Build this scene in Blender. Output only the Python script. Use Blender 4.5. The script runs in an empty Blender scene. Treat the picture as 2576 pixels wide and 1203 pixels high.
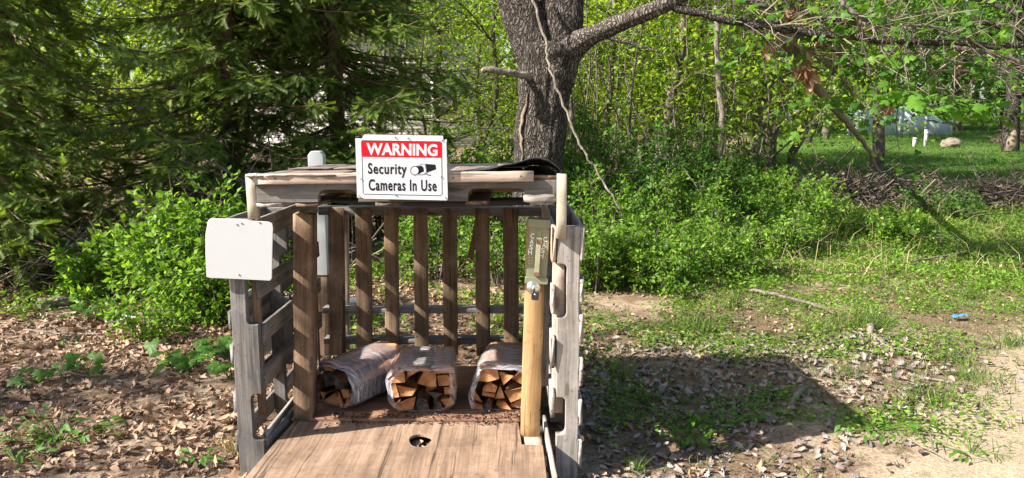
import bpy, bmesh, math, random
import numpy as np
from mathutils import Vector, Matrix
random.seed(7)
rng = np.random.default_rng(7)
C = bpy.context.scene.collection
SC = bpy.context.scene
R = math.radians

# ------------------------------------------------------------------ camera, sky, sun, exposure
CAM_H, PITCH, FPX = 1.5, R(8.8), 1935.0
cam_d = bpy.data.cameras.new('camera'); cam = bpy.data.objects.new('camera', cam_d); C.objects.link(cam)
cam.location = (0, 0, CAM_H); cam.rotation_euler = (R(90) - PITCH, 0, 0)
cam_d.sensor_width = 36; cam_d.lens = 36 * FPX / 2576; cam_d.clip_end = 900; cam_d.clip_start = .05
SC.camera = cam
SUN = Vector((0.62, 0.235, -0.505)).normalized()          # direction the light travels
world = bpy.data.worlds.new('World'); SC.world = world; world.use_nodes = True
wn = world.node_tree.nodes; wl_ = world.node_tree.links
sky = wn.new('ShaderNodeTexSky'); sky.sky_type = 'NISHITA'; sky.sun_disc = False
sky.sun_elevation = math.asin(-SUN.z); sky.sun_rotation = math.atan2(-SUN.x, -SUN.y)
sky.dust_density = 2.0; sky.air_density = 1.0
wn['Background'].inputs['Strength'].default_value = 0.085
wl_.new(sky.outputs[0], wn['Background'].inputs['Color'])
sun_d = bpy.data.lights.new('sun', 'SUN'); sun_d.energy = 5.0; sun_d.angle = R(.55); sun_d.color = (1, .95, .88)
sun = bpy.data.objects.new('sun', sun_d); C.objects.link(sun)
sun.rotation_euler = SUN.to_track_quat('-Z', 'Y').to_euler()
SC.view_settings.view_transform = 'Standard'; SC.view_settings.look = 'None'
SC.view_settings.exposure = 1.62; SC.view_settings.gamma = 1.0
try: SC.view_settings.use_curve_mapping = False
except Exception: pass
SC.cycles.max_bounces = 6; SC.cycles.diffuse_bounces = 3; SC.cycles.transparent_max_bounces = 8
SC.cycles.transmission_bounces = 4; SC.cycles.sample_clamp_indirect = 6
SC.cycles.use_denoising = True

# ------------------------------------------------------------------ helpers
COSP, SINP = math.cos(PITCH), math.sin(PITCH)
def at(px, py, Y):
    """world point at depth Y that shows at that place of the photograph (2576 px wide)"""
    a, b = (px - 1288) / FPX, (601.5 - py) / FPX
    d = Vector((a, COSP + SINP * b, -SINP + COSP * b))
    t = Y / d.y
    return Vector((d.x * t, Y, CAM_H + d.z * t))

def gdep(py, z=0.0):
    """depth at which level z shows at that height of the photograph"""
    return (CAM_H - z) / math.tan(PITCH + math.atan((py - 601.5) / FPX))

def hash3(ix, iy, iz):
    h = (ix * 374761393 + iy * 668265263 + iz * 2147483647 % 1000003 * 97) & 0xffffffff
    h = ((h ^ (h >> 13)) * 1274126177) & 0xffffffff
    return ((h ^ (h >> 16)) & 0xffff) / 65535.0
def vnoise(x, y, z=0.0):
    x, y, z = np.broadcast_arrays(np.asarray(x, float), np.asarray(y, float), np.asarray(z, float))
    x0, y0, z0 = np.floor(x).astype(np.int64), np.floor(y).astype(np.int64), np.floor(z).astype(np.int64)
    fx, fy, fz = x - x0, y - y0, z - z0
    fx, fy, fz = (f * f * (3 - 2 * f) for f in (fx, fy, fz))
    def h(a, b, c): return hash3(x0 + a, y0 + b, z0 + c)
    r = 0
    for a in (0, 1):
        for b in (0, 1):
            for c in (0, 1):
                r = r + h(a, b, c) * (fx if a else 1 - fx) * (fy if b else 1 - fy) * (fz if c else 1 - fz)
    return r
def fbm(x, y, z=0.0, o=3):
    r, a, s = 0, .5, 1.0
    for k in range(o):
        r = r + a * vnoise(np.asarray(x) * s + 17 * k, np.asarray(y) * s + 5 * k, np.asarray(z) * s); a *= .5; s *= 2.1
    return r / (1 - .5 ** o)
def gz(x, y):
    """height of the ground"""
    x, y = np.asarray(x, float), np.asarray(y, float)
    up = np.clip(y - 9, 0, 60) * .03
    b = (fbm(x * .8 + 31, y * .8 + 3) - .5) * .09 + (fbm(x * 3.1, y * 3.1 + 9) - .5) * .03
    near = np.exp(-((x + .35) ** 2 / 1.0 + (y - 3.5) ** 2 / 1.2))
    return up + b * (1 - near) - .01 * near

PW = {}
def pw(o): return PW.get(o.name, Vector((0, 0, 0))) if o else Vector((0, 0, 0))
def tag(o, label=None, cat=None, group=None, kind=None):
    if label: o['label'] = label
    if cat: o['category'] = cat
    if group: o['group'] = group
    if kind: o['kind'] = kind
    return o
def thing(name, label, cat, loc, group=None):
    o = bpy.data.objects.new(name, None); C.objects.link(o); o.location = loc; o.empty_display_size = .1
    PW[o.name] = Vector(loc)
    return tag(o, label, cat, group)
def part_empty(name, parent):
    o = bpy.data.objects.new(name, None); C.objects.link(o); o.parent = parent; PW[o.name] = pw(parent)
    return o
def link(name, me, mat, parent=None, loc=None, rot=None):
    o = bpy.data.objects.new(name, me); C.objects.link(o)
    if mat is not None and len(me.materials) == 0: me.materials.append(mat)
    if parent: o.parent = parent
    if loc is not None: o.location = Vector(loc) - pw(parent); PW[o.name] = Vector(loc)
    else: PW[o.name] = pw(parent)
    if rot is not None: o.rotation_euler = rot
    return o

class MB:
    """collects triangles and quads"""
    def __init__(s): s.V, s.T, s.Q, s.n = [], [], [], 0
    def add(s, V, T=None, Q=None):
        V = np.asarray(V, float).reshape(-1, 3)
        if T is not None and len(T): s.T.append(np.asarray(T, np.int64).reshape(-1, 3) + s.n)
        if Q is not None and len(Q): s.Q.append(np.asarray(Q, np.int64).reshape(-1, 4) + s.n)
        s.V.append(V); s.n += len(V)
    def mesh(s, name, smooth=False, off=(0, 0, 0)):
        V = np.concatenate(s.V) - np.array(off)
        T = np.concatenate(s.T) if s.T else np.zeros((0, 3), np.int64)
        Q = np.concatenate(s.Q) if s.Q else np.zeros((0, 4), np.int64)
        me = bpy.data.meshes.new(name)
        me.vertices.add(len(V)); me.vertices.foreach_set('co', V.astype(np.float32).ravel())
        nl = len(T) * 3 + len(Q) * 4
        me.loops.add(nl); me.loops.foreach_set('vertex_index', np.concatenate([T.ravel(), Q.ravel()]).astype(np.int32))
        npoly = len(T) + len(Q)
        me.polygons.add(npoly)
        st = np.concatenate([np.arange(len(T)) * 3, len(T) * 3 + np.arange(len(Q)) * 4]).astype(np.int32)
        me.polygons.foreach_set('loop_start', st)
        if smooth: me.polygons.foreach_set('use_smooth', np.ones(npoly, bool))
        me.update(calc_edges=True)
        return me
    def build(s, name, mat, parent=None, smooth=False, loc=None):
        """vertices are in world coordinates"""
        base = Vector(loc) if loc is not None else pw(parent)
        return link(name, s.mesh(name, smooth, base), mat, parent, base)

def tube(mb, pts, rad, sides=6, cap=True, disp=None):
    P = np.asarray(pts, float); n = len(P); rad = np.broadcast_to(np.asarray(rad, float), (n,))
    t = np.gradient(P, axis=0); t /= np.linalg.norm(t, axis=1)[:, None] + 1e-9
    ref = np.array([0, 0, 1.0]) if abs(t[0][2]) < .9 else np.array([1.0, 0, 0])
    V = np.zeros((n, sides, 3)); ang = np.linspace(0, 2 * np.pi, sides, endpoint=False)
    u = np.cross(t[0], ref); u /= np.linalg.norm(u)
    for i in range(n):
        u = u - t[i] * u.dot(t[i]); u /= np.linalg.norm(u) + 1e-9
        w = np.cross(t[i], u)
        r = rad[i] * np.ones(sides)
        if disp is not None: r = disp(i, ang, r)
        V[i] = P[i] + r[:, None] * (np.cos(ang)[:, None] * u + np.sin(ang)[:, None] * w)
    i, j = np.meshgrid(np.arange(n - 1), np.arange(sides), indexing='ij'); j2 = (j + 1) % sides
    Q = np.stack([i * sides + j, i * sides + j2, (i + 1) * sides + j2, (i + 1) * sides + j], -1).reshape(-1, 4)
    VV = V.reshape(-1, 3); T = []
    if cap:
        VV = np.vstack([VV, P[0], P[-1]])
        a = np.arange(sides); b = (a + 1) % sides
        T = np.vstack([np.stack([b, a, np.full(sides, n * sides)], -1),
                       np.stack([a + (n - 1) * sides, b + (n - 1) * sides, np.full(sides, n * sides + 1)], -1)])
    mb.add(VV, T, Q)

def smooth_path(pts, n):
    """Catmull-Rom through points"""
    P = np.asarray(pts, float); k = len(P)
    if k == 2: return P[0] + (P[1] - P[0]) * np.linspace(0, 1, n)[:, None]
    Q = np.vstack([2 * P[0] - P[1], P, 2 * P[-1] - P[-2]])
    out = []
    for s in np.linspace(0, k - 1 - 1e-6, n):
        i = int(s); t = s - i; a, b, c, d = Q[i:i + 4]
        out.append(.5 * (2 * b + (c - a) * t + (2 * a - 5 * b + 4 * c - d) * t * t + (3 * b - a - 3 * c + d) * t ** 3))
    return np.array(out)

def scatter(mb, tv, tt, pos, M):
    """copies of one small triangle mesh into a buffer; M (N,3,3) has axes in columns"""
    tv = np.asarray(tv, float); tt = np.asarray(tt, np.int64); N = len(pos)
    if N == 0: return
    V = np.einsum('nij,vj->nvi', M, tv) + pos[:, None, :]
    T = tt[None] + (np.arange(N) * len(tv))[:, None, None]
    mb.add(V.reshape(-1, 3), T.reshape(-1, 3))
def unit(a): return a / (np.linalg.norm(a, axis=-1, keepdims=True) + 1e-9)
def frames(N, size, up=1.0, direc=None, spread=1.0, g=None):
    """random leaf frames: x = leaf axis, z = leaf normal"""
    g = g or rng
    n = unit(g.normal(size=(N, 3)) * spread + np.array([0, 0, up]))
    d = g.normal(size=(N, 3)) if direc is None else direc + g.normal(size=(N, 3)) * .35
    d = unit(d - n * np.sum(d * n, 1)[:, None]); w = np.cross(n, d)
    return np.stack([d, w, n], -1) * np.asarray(size).reshape(-1, 1, 1)

# leaf shapes, length 1 along x
LEAF2 = (np.array([[0, 0, 0], [.45, -.27, .07], [1, 0, -.06], [.45, .27, .07]]), [[0, 1, 2], [0, 2, 3]])
LEAF4 = (np.array([[0, 0, 0], [.3, -.22, .05], [.68, -.19, .04], [1, 0, -.1], [.68, .19, .04], [.3, .22, .05], [.5, 0, -.02]]),
         [[0, 1, 6], [1, 2, 6], [2, 3, 6], [3, 4, 6], [4, 5, 6], [5, 0, 6]])
def lobed(outline, curl=.0, twist=0., cup=0., seed=0):
    """leaf fan from half outline [(x,y)], mirrored; bent"""
    h = np.array(outline, float); full = np.vstack([h, (h * [1, -1])[::-1][1:-1]]) if h[0][1] == 0 and h[-1][1] == 0 else np.vstack([h, (h * [1, -1])[::-1]])
    c = np.array([[.45, 0]]); P = np.vstack([full, c]); z = np.zeros(len(P))
    x, y = P[:, 0], P[:, 1]
    z = cup * np.abs(y) * 1.5 + curl * (x - .5) ** 2 + twist * x * y
    g = np.random.default_rng(seed); z = z + g.normal(size=len(z)) * .025
    n = len(full)
    return np.column_stack([x, y, z]), [[i, (i + 1) % n, n] for i in range(n)]
OAK = [(0, 0), (.12, .05), (.2, .16), (.3, .12), (.38, .27), (.5, .14), (.6, .3), (.7, .16), (.8, .2), (.9, .08), (1, 0)]
MAPLE = [(0, 0), (.02, .14), (.0, .42), (.16, .36), (.22, .5), (.36, .62), (.42, .46), (.55, .5), (.5, .3), (.62, .2), (.74, .26), (.82, .12), (1, 0)]
OVAL = [(0, 0), (.15, .13), (.4, .22), (.7, .17), (1, 0)]

# ------------------------------------------------------------------ materials
def newmat(name):
    m = bpy.data.materials.new(name); m.use_nodes = True; nt = m.node_tree; nt.nodes.clear()
    out = nt.nodes.new('ShaderNodeOutputMaterial')
    def N(t, **k):
        n = nt.nodes.new('ShaderNode' + t)
        for a, b in k.items(): setattr(n, a, b)
        return n
    def L(a, b): nt.links.new(a, b)
    return m, N, L, out
def ramp(N, stops):
    r = N('ValToRGB'); e = r.color_ramp.elements
    while len(e) < len(stops): e.new(.5)
    for i, (p, c) in enumerate(stops): e[i].position = p; e[i].color = (*c, 1)
    return r
def noise(N, L, vec, scale, detail=4, rough=.6):
    n = N('TexNoise'); n.inputs['Scale'].default_value = scale; n.inputs['Detail'].default_value = detail
    n.inputs['Roughness'].default_value = rough
    if vec is not None: L(vec, n.inputs['Vector'])
    return n
def mixc(N, L, fac, a, b, mode='MIX'):
    m = N('Mix', data_type='RGBA', blend_type=mode)
    for s, v in ((m.inputs['Factor'], fac), (m.inputs[6], a), (m.inputs[7], b)):
        if isinstance(v, (int, float)): s.default_value = v
        elif isinstance(v, tuple): s.default_value = (*v, 1)
        else: L(v, s)
    return m.outputs[2]
def math_(N, L, op, a, b=0.0, c=None):
    m = N('Math', operation=op)
    for i, v in enumerate((a, b) if c is None else (a, b, c)):
        if isinstance(v, (int, float)): m.inputs[i].default_value = v
        else: L(v, m.inputs[i])
    return m.outputs[0]

def wood(name, dark, mid, light, stain=(.05, .035, .025), stain_amt=.35, grain=1.0, rough=.85, knots=True, axis=0, vary=.35, bump=.5):
    m, N, L, out = newmat(name)
    tc = N('TexCoord'); oi = N('ObjectInfo')
    off = N('VectorMath', operation='SCALE'); off.inputs[0].default_value = (13.1, 7.7, 29.3); L(oi.outputs['Random'], off.inputs['Scale'])
    add = N('VectorMath', operation='ADD'); L(tc.outputs['Object'], add.inputs[0]); L(off.outputs[0], add.inputs[1])
    # wobble the grain so that lines run unevenly
    wob = noise(N, L, add.outputs[0], 2.2, 2)
    w2 = N('VectorMath', operation='SCALE'); L(wob.outputs['Color'], w2.inputs[0]); w2.inputs['Scale'].default_value = .035
    add2 = N('VectorMath', operation='ADD'); L(add.outputs[0], add2.inputs[0]); L(w2.outputs[0], add2.inputs[1])
    mp = N('Mapping'); s = [26 * grain] * 3; s[axis] = 1.1; mp.inputs['Scale'].default_value = s; L(add2.outputs[0], mp.inputs['Vector'])
    g1 = noise(N, L, mp.outputs[0], 1.0, 3, .6)
    mp2 = N('Mapping'); s = [130 * grain] * 3; s[axis] = 3.0; mp2.inputs['Scale'].default_value = s; L(add2.outputs[0], mp2.inputs['Vector'])
    g2 = noise(N, L, mp2.outputs[0], 1.0, 4, .65)
    gsum = math_(N, L, 'ADD', math_(N, L, 'MULTIPLY', g1.outputs['Fac'], .6), math_(N, L, 'MULTIPLY', g2.outputs['Fac'], .4))
    r = ramp(N, [(.32, dark), (.5, mid), (.66, light)]); L(gsum, r.inputs[0])
    big = noise(N, L, add.outputs[0], 5.5, 5, .65)
    br = ramp(N, [(.46, (0, 0, 0)), (.7, (1, 1, 1))]); L(big.outputs['Fac'], br.inputs[0])
    col = mixc(N, L, math_(N, L, 'MULTIPLY', br.outputs[0], stain_amt), r.outputs[0], stain)
    # drying cracks along the grain, specks of dirt
    mp3 = N('Mapping'); s = [48 * grain] * 3; s[axis] = .7; mp3.inputs['Scale'].default_value = s; L(add2.outputs[0], mp3.inputs['Vector'])
    ck = noise(N, L, mp3.outputs[0], 1.0, 2, .5); cr = ramp(N, [(.3, (1, 1, 1)), (.37, (0, 0, 0))]); L(ck.outputs['Fac'], cr.inputs[0])
    col = mixc(N, L, math_(N, L, 'MULTIPLY', cr.outputs[0], .75), col, tuple(v * .35 for v in dark))
    sp_ = noise(N, L, add.outputs[0], 38, 5, .75); sr = ramp(N, [(.56, (0, 0, 0)), (.68, (1, 1, 1))]); L(sp_.outputs['Fac'], sr.inputs[0])
    col = mixc(N, L, math_(N, L, 'MULTIPLY', sr.outputs[0], .55), col, tuple(v * .6 for v in dark))
    pl = noise(N, L, add.outputs[0], 8, 5, .7); pr = ramp(N, [(.54, (0, 0, 0)), (.7, (1, 1, 1))]); L(pl.outputs['Fac'], pr.inputs[0])
    col = mixc(N, L, math_(N, L, 'MULTIPLY', pr.outputs[0], .35), col, tuple(min(.6, v * 1.25) for v in light))
    if knots:
        vo = N('TexVoronoi'); vo.inputs['Scale'].default_value = 1.0
        mk = N('Mapping'); s = [11.0] * 3; s[axis] = 3.2; mk.inputs['Scale'].default_value = s; L(add.outputs[0], mk.inputs['Vector']); L(mk.outputs[0], vo.inputs['Vector'])
        kr = ramp(N, [(.07, (1, 1, 1)), (.13, (0, 0, 0))]); L(vo.outputs['Distance'], kr.inputs[0])
        col = mixc(N, L, math_(N, L, 'MULTIPLY', kr.outputs[0], .6), col, tuple(v * .5 for v in dark))
    # board-to-board difference
    hv = N('HueSaturation'); L(col, hv.inputs['Color'])
    L(math_(N, L, 'ADD', math_(N, L, 'MULTIPLY', oi.outputs['Random'], vary), 1 - vary / 2), hv.inputs['Value'])
    b = N('BsdfPrincipled'); L(hv.outputs[0], b.inputs['Base Color']); b.inputs['Roughness'].default_value = rough
    b.inputs['Specular IOR Level'].default_value = .25
    bp = N('Bump'); bp.inputs['Strength'].default_value = bump; bp.inputs['Distance'].default_value = .004; L(gsum, bp.inputs['Height']); L(bp.outputs[0], b.inputs['Normal'])
    L(b.outputs[0], out.inputs[0]); return m

def leafmat(name, cols, trans=.45, tcol=None, rough=.5, spec=.25):
    """a random colour for every leaf; light passes through"""
    m, N, L, out = newmat(name)
    ge = N('NewGeometry')
    r = ramp(N, [(i / max(1, len(cols) - 1), c) for i, c in enumerate(cols)]); L(ge.outputs['Random Per Island'], r.inputs[0])
    tc = N('TexCoord'); n = noise(N, L, tc.outputs['Object'], 1.3, 3)
    hv = N('HueSaturation'); L(r.outputs[0], hv.inputs['Color']); L(math_(N, L, 'ADD', math_(N, L, 'MULTIPLY', n.outputs['Fac'], .8), .6), hv.inputs['Value'])
    b = N('BsdfPrincipled'); L(hv.outputs[0], b.inputs['Base Color']); b.inputs['Roughness'].default_value = rough; b.inputs['Specular IOR Level'].default_value = spec
    if trans > 0:
        t = N('BsdfTranslucent'); tm = mixc(N, L, 1.0, hv.outputs[0], tcol or (1.5, 1.5, .7), 'MULTIPLY'); L(tm, t.inputs['Color'])
        mx = N('MixShader'); mx.inputs[0].default_value = trans; L(b.outputs[0], mx.inputs[1]); L(t.outputs[0], mx.inputs[2]); L(mx.outputs[0], out.inputs[0])
    else: L(b.outputs[0], out.inputs[0])
    return m

def plain(name, col, rough=.5, metal=0., spec=.5, vary=.0, vscale=20, bump=0., dirt=None, dirt_amt=.4, dscale=6):
    m, N, L, out = newmat(name)
    b = N('BsdfPrincipled'); b.inputs['Roughness'].default_value = rough; b.inputs['Metallic'].default_value = metal; b.inputs['Specular IOR Level'].default_value = spec
    tc = N('TexCoord'); n = noise(N, L, tc.outputs['Object'], vscale, 5)
    c = mixc(N, L, n.outputs['Fac'], tuple(v * (1 - vary) for v in col), tuple(min(1, v * (1 + vary)) for v in col))
    if dirt:
        d = noise(N, L, tc.outputs['Object'], dscale, 6, .7); dr = ramp(N, [(.5, (0, 0, 0)), (.72, (1, 1, 1))]); L(d.outputs['Fac'], dr.inputs[0])
        c = mixc(N, L, math_(N, L, 'MULTIPLY', dr.outputs[0], dirt_amt), c, dirt)
    L(c, b.inputs['Base Color'])
    if bump:
        bp = N('Bump'); bp.inputs['Strength'].default_value = bump; bp.inputs['Distance'].default_value = .003; L(n.outputs['Fac'], bp.inputs['Height']); L(bp.outputs[0], b.inputs['Normal'])
    L(b.outputs[0], out.inputs[0]); return m

def barkmat(name, a, b_, c, sx=30, sz=5, moss=None):
    m, N, L, out = newmat(name)
    tc = N('TexCoord'); mp = N('Mapping'); mp.inputs['Scale'].default_value = (sx, sx, sz); L(tc.outputs['Object'], mp.inputs['Vector'])
    n = noise(N, L, mp.outputs[0], 1, 5, .7); r = ramp(N, [(.3, a), (.5, b_), (.72, c)]); L(n.outputs['Fac'], r.inputs[0])
    n2 = noise(N, L, tc.outputs['Object'], 2.4, 5, .65); br = ramp(N, [(.52, (0, 0, 0)), (.68, (1, 1, 1))]); L(n2.outputs['Fac'], br.inputs[0])
    col = mixc(N, L, math_(N, L, 'MULTIPLY', br.outputs[0], .45), r.outputs[0], moss or tuple(v * 1.3 for v in c))
    b = N('BsdfPrincipled'); L(col, b.inputs['Base Color']); b.inputs['Roughness'].default_value = .95; b.inputs['Specular IOR Level'].default_value = .1
    bp = N('Bump'); bp.inputs['Strength'].default_value = .9; bp.inputs['Distance'].default_value = .02; L(n.outputs['Fac'], bp.inputs['Height']); L(bp.outputs[0], b.inputs['Normal'])
    L(b.outputs[0], out.inputs[0]); return m

M = {}
M['grey'] = wood('weathered_grey_wood', (.12, .105, .09), (.29, .26, .23), (.42, .385, .345), stain=(.2, .14, .085), stain_amt=.35, knots=True)
M['dkgrey'] = wood('dark_grey_wood', (.055, .05, .046), (.15, .14, .13), (.25, .235, .215), stain=(.17, .115, .07), stain_amt=.4)
M['brown'] = wood('brown_stained_wood', (.06, .038, .022), (.165, .108, .064), (.27, .185, .118), stain=(.06, .042, .028), stain_amt=.6, vary=.6)
M['rough'] = wood('rough_brown_post_wood', (.07, .042, .024), (.165, .105, .062), (.27, .185, .12), stain=(.05, .032, .02), stain_amt=.7, grain=1.6, bump=.9)
M['tan'] = wood('clean_tan_wood', (.27, .2, .15), (.41, .32, .25), (.49, .4, .32), stain=(.3, .23, .17), stain_amt=.3, vary=.1)
M['pale'] = wood('pale_greenish_wood', (.23, .2, .145), (.36, .32, .24), (.44, .39, .31), stain=(.26, .21, .15), stain_amt=.25, vary=.1, knots=False)
M['yellow'] = wood('fresh_yellow_wood', (.22, .12, .05), (.34, .21, .095), (.42, .28, .14), stain=(.25, .14, .06), stain_amt=.4, vary=.0, grain=1.1)
M['ply'] = wood('weathered_plywood', (.10, .062, .042), (.235, .155, .102), (.335, .235, .165), stain=(.13, .082, .055), stain_amt=.75, grain=1.0, axis=1, vary=0, knots=False)
M['redply'] = wood('reddish_plywood', (.16, .075, .045), (.25, .13, .08), (.32, .18, .115), axis=0, stain_amt=.5, vary=0, knots=False)
M['split'] = wood('split_firewood', (.2, .08, .03), (.35, .16, .062), (.48, .265, .12), stain=(.27, .095, .035), stain_amt=.8, axis=1, vary=.55, knots=False, grain=1.2)
M['bark'] = barkmat('firewood_bark', (.025, .02, .017), (.07, .055, .045), (.16, .14, .12), 40, 40)
M['white'] = plain('white_plastic', (.42, .42, .42), .45, vary=.03, dirt=(.38, .36, .32), dirt_amt=.3, dscale=7)
M['plate'] = plain('white_sign_plate', (.5, .5, .51), .35, vary=.02)
M['red'] = plain('sign_red', (.5, .005, .012), .5, spec=.15, vary=.04)
M['ink'] = plain('sign_black', (.012, .012, .017), .7, spec=.05, vary=.1)
M['grime'] = plain('fine_print_grey', (.35, .35, .36), .6)
M['olive'] = plain('olive_painted_steel', (.185, .19, .115), .5, vary=.12, dirt=(.2, .13, .075), dirt_amt=.35, dscale=14)
M['olivelight'] = plain('worn_olive_steel', (.29, .285, .18), .45, vary=.12, dirt=(.18, .1, .05), dirt_amt=.5, dscale=30)
M['rust'] = plain('rusty_steel', (.16, .085, .05), .75, vary=.3)
M['chalk'] = plain('white_paint_pen', (.78, .78, .72), .7)
M['brass'] = plain('dull_orange_paint', (.42, .27, .15), .7)
M['steel'] = plain('bright_steel', (.62, .61, .57), .32, metal=.9, vary=.1)
M['black'] = plain('black_plastic', (.018, .018, .022), .35)
M['screw'] = plain('dark_screw', (.07, .065, .06), .45, metal=.6)
M['felt'] = plain('black_roofing_felt', (.02, .02, .021), .8, vary=.3, bump=.4, vscale=60)
M['siding'] = plain('pale_house_siding', (.46, .41, .39), .7, vary=.05)
M['fenceshaded'] = plain('shade_toned_white_vinyl', (.46, .5, .53), .5, vary=.06)  # white fence; the shade lying on it is put into this bluer, darker tone
M['glassdark'] = plain('window_glass', (.06, .07, .08), .1)
M['bluelit'] = plain('blue_wrapper', (.08, .22, .38), .35, vary=.2)
M['pipe'] = plain('cream_pipe', (.72, .68, .56), .4, vary=.06)
M['stone'] = plain('grey_stone', (.34, .31, .28), .9, vary=.25, bump=.5)
M['whitewood'] = plain('flaking_white_paint', (.4, .41, .4), .8, vary=.1, vscale=14, dirt=(.3, .27, .23), dirt_amt=.45, dscale=11, bump=.4)

def shingle_mat():
    m, N, L, out = newmat('brown_asphalt_shingle')
    tc = N('TexCoord'); n = noise(N, L, tc.outputs['Object'], 260, 2, .8); n2 = noise(N, L, tc.outputs['Object'], 9, 4)
    r = ramp(N, [(.32, (.06, .042, .034)), (.5, (.17, .115, .085)), (.68, (.32, .235, .18))]); L(n.outputs['Fac'], r.inputs[0])
    c = mixc(N, L, math_(N, L, 'MULTIPLY', n2.outputs['Fac'], .5), r.outputs[0], (.16, .13, .13))
    b = N('BsdfPrincipled'); L(c, b.inputs['Base Color']); b.inputs['Roughness'].default_value = .95
    bp = N('Bump'); bp.inputs['Strength'].default_value = .8; bp.inputs['Distance'].default_value = .003; L(n.outputs['Fac'], bp.inputs['Height']); L(bp.outputs[0], b.inputs['Normal'])
    L(b.outputs[0], out.inputs[0]); return m
M['shingle'] = shingle_mat()

def wrap_mat():
    m, N, L, out = newmat('clear_stretch_film')
    tc = N('TexCoord')
    wob = noise(N, L, tc.outputs['Object'], 4, 2)
    w2 = N('VectorMath', operation='SCALE'); L(wob.outputs['Color'], w2.inputs[0]); w2.inputs['Scale'].default_value = .12
    ad = N('VectorMath', operation='ADD'); L(tc.outputs['Object'], ad.inputs[0]); L(w2.outputs[0], ad.inputs[1])
    mp = N('Mapping'); mp.inputs['Scale'].default_value = (9, 110, 14); mp.inputs['Rotation'].default_value = (0, .0, .22); L(ad.outputs[0], mp.inputs['Vector'])
    n = noise(N, L, mp.outputs[0], 1, 5, .7)
    r = ramp(N, [(.36, (.10, .10, .10)), (.5, (.30, .30, .30)), (.6, (.55, .55, .55)), (.72, (.95, .95, .95))]); L(n.outputs['Fac'], r.inputs[0])
    tr = N('BsdfTransparent'); tr.inputs['Color'].default_value = (.93, .93, .94, 1)
    pb = N('BsdfPrincipled'); pb.inputs['Base Color'].default_value = (.62, .62, .66, 1); pb.inputs['Roughness'].default_value = .1; pb.inputs['Specular IOR Level'].default_value = .9
    bp = N('Bump'); bp.inputs['Strength'].default_value = .9; bp.inputs['Distance'].default_value = .006; L(n.outputs['Fac'], bp.inputs['Height']); L(bp.outputs[0], pb.inputs['Normal'])
    mx = N('MixShader'); L(r.outputs[0], mx.inputs[0]); L(tr.outputs[0], mx.inputs[1]); L(pb.outputs[0], mx.inputs[2]); L(mx.outputs[0], out.inputs[0]); return m
M['wrap'] = wrap_mat()

def ground_mat():
    m, N, L, out = newmat('woodland_ground')
    ge = N('NewGeometry'); pos = ge.outputs['Position']
    sx = N('SeparateXYZ'); L(pos, sx.inputs[0])
    f = noise(N, L, pos, 60, 6, .75); md = noise(N, L, pos, 7, 6, .7); lg = noise(N, L, pos, .9, 4)
    dirt = ramp(N, [(.3, (.16, .115, .075)), (.5, (.36, .275, .185)), (.7, (.5, .4, .28))]); L(f.outputs['Fac'], dirt.inputs[0])
    duff = ramp(N, [(.3, (.045, .03, .02)), (.5, (.15, .1, .065)), (.7, (.3, .2, .13))]); L(f.outputs['Fac'], duff.inputs[0])
    moss = ramp(N, [(.35, (.03, .055, .012)), (.6, (.09, .13, .03))]); L(f.outputs['Fac'], moss.inputs[0])
    lawn = ramp(N, [(.3, (.035, .075, .014)), (.7, (.10, .17, .03))]); L(md.outputs['Fac'], lawn.inputs[0])
    dm = ramp(N, [(.5, (0, 0, 0)), (.62, (1, 1, 1))]); L(math_(N, L, 'ADD', math_(N, L, 'MULTIPLY', md.outputs['Fac'], .5), math_(N, L, 'MULTIPLY', lg.outputs['Fac'], .5)), dm.inputs[0])
    c = mixc(N, L, dm.outputs[0], duff.outputs[0], dirt.outputs[0])
    # bare sandy track at the near right: a diagonal edge
    edge = math_(N, L, 'SUBTRACT', math_(N, L, 'SUBTRACT', sx.outputs[0], 1.25), math_(N, L, 'MULTIPLY', math_(N, L, 'SUBTRACT', sx.outputs[1], 2.9), .95))
    edge = math_(N, L, 'ADD', edge, math_(N, L, 'MULTIPLY', math_(N, L, 'SUBTRACT', md.outputs['Fac'], .5), 1.2))
    er = ramp(N, [(.45, (0, 0, 0)), (.6, (1, 1, 1))]); L(math_(N, L, 'ADD', math_(N, L, 'MULTIPLY', edge, .5), .5), er.inputs[0])
    c = mixc(N, L, er.outputs[0], c, dirt.outputs[0])
    mm = ramp(N, [(.55, (0, 0, 0)), (.7, (1, 1, 1))]); L(md.outputs['Fac'], mm.inputs[0])
    right = math_(N, L, 'MULTIPLY', math_(N, L, 'GREATER_THAN', sx.outputs[0], .3), .6)
    c = mixc(N, L, math_(N, L, 'MULTIPLY', mm.outputs[0], right), c, moss.outputs[0])
    # lawn beyond the brush piles
    lm = math_(N, L, 'SUBTRACT', sx.outputs[1], 12.0); lm = math_(N, L, 'ADD', lm, math_(N, L, 'MULTIPLY', md.outputs['Fac'], 2.0))
    lx = math_(N, L, 'SUBTRACT', sx.outputs[0], math_(N, L, 'MULTIPLY', sx.outputs[1], .3))
    l1 = math_(N, L, 'MULTIPLY', N_clamp(N, L, lm), N_clamp(N, L, lx))
    c = mixc(N, L, l1, c, lawn.outputs[0])
    b = N('BsdfPrincipled'); L(c, b.inputs['Base Color']); b.inputs['Roughness'].default_value = .95; b.inputs['Specular IOR Level'].default_value = .1
    bp = N('Bump'); bp.inputs['Strength'].default_value = .7; bp.inputs['Distance'].default_value = .015; L(f.outputs['Fac'], bp.inputs['Height']); L(bp.outputs[0], b.inputs['Normal'])
    L(b.outputs[0], out.inputs[0]); return m
def N_clamp(N, L, v):
    c = N('Clamp'); L(v, c.inputs[0]); return c.outputs[0]
M['ground'] = ground_mat()

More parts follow.
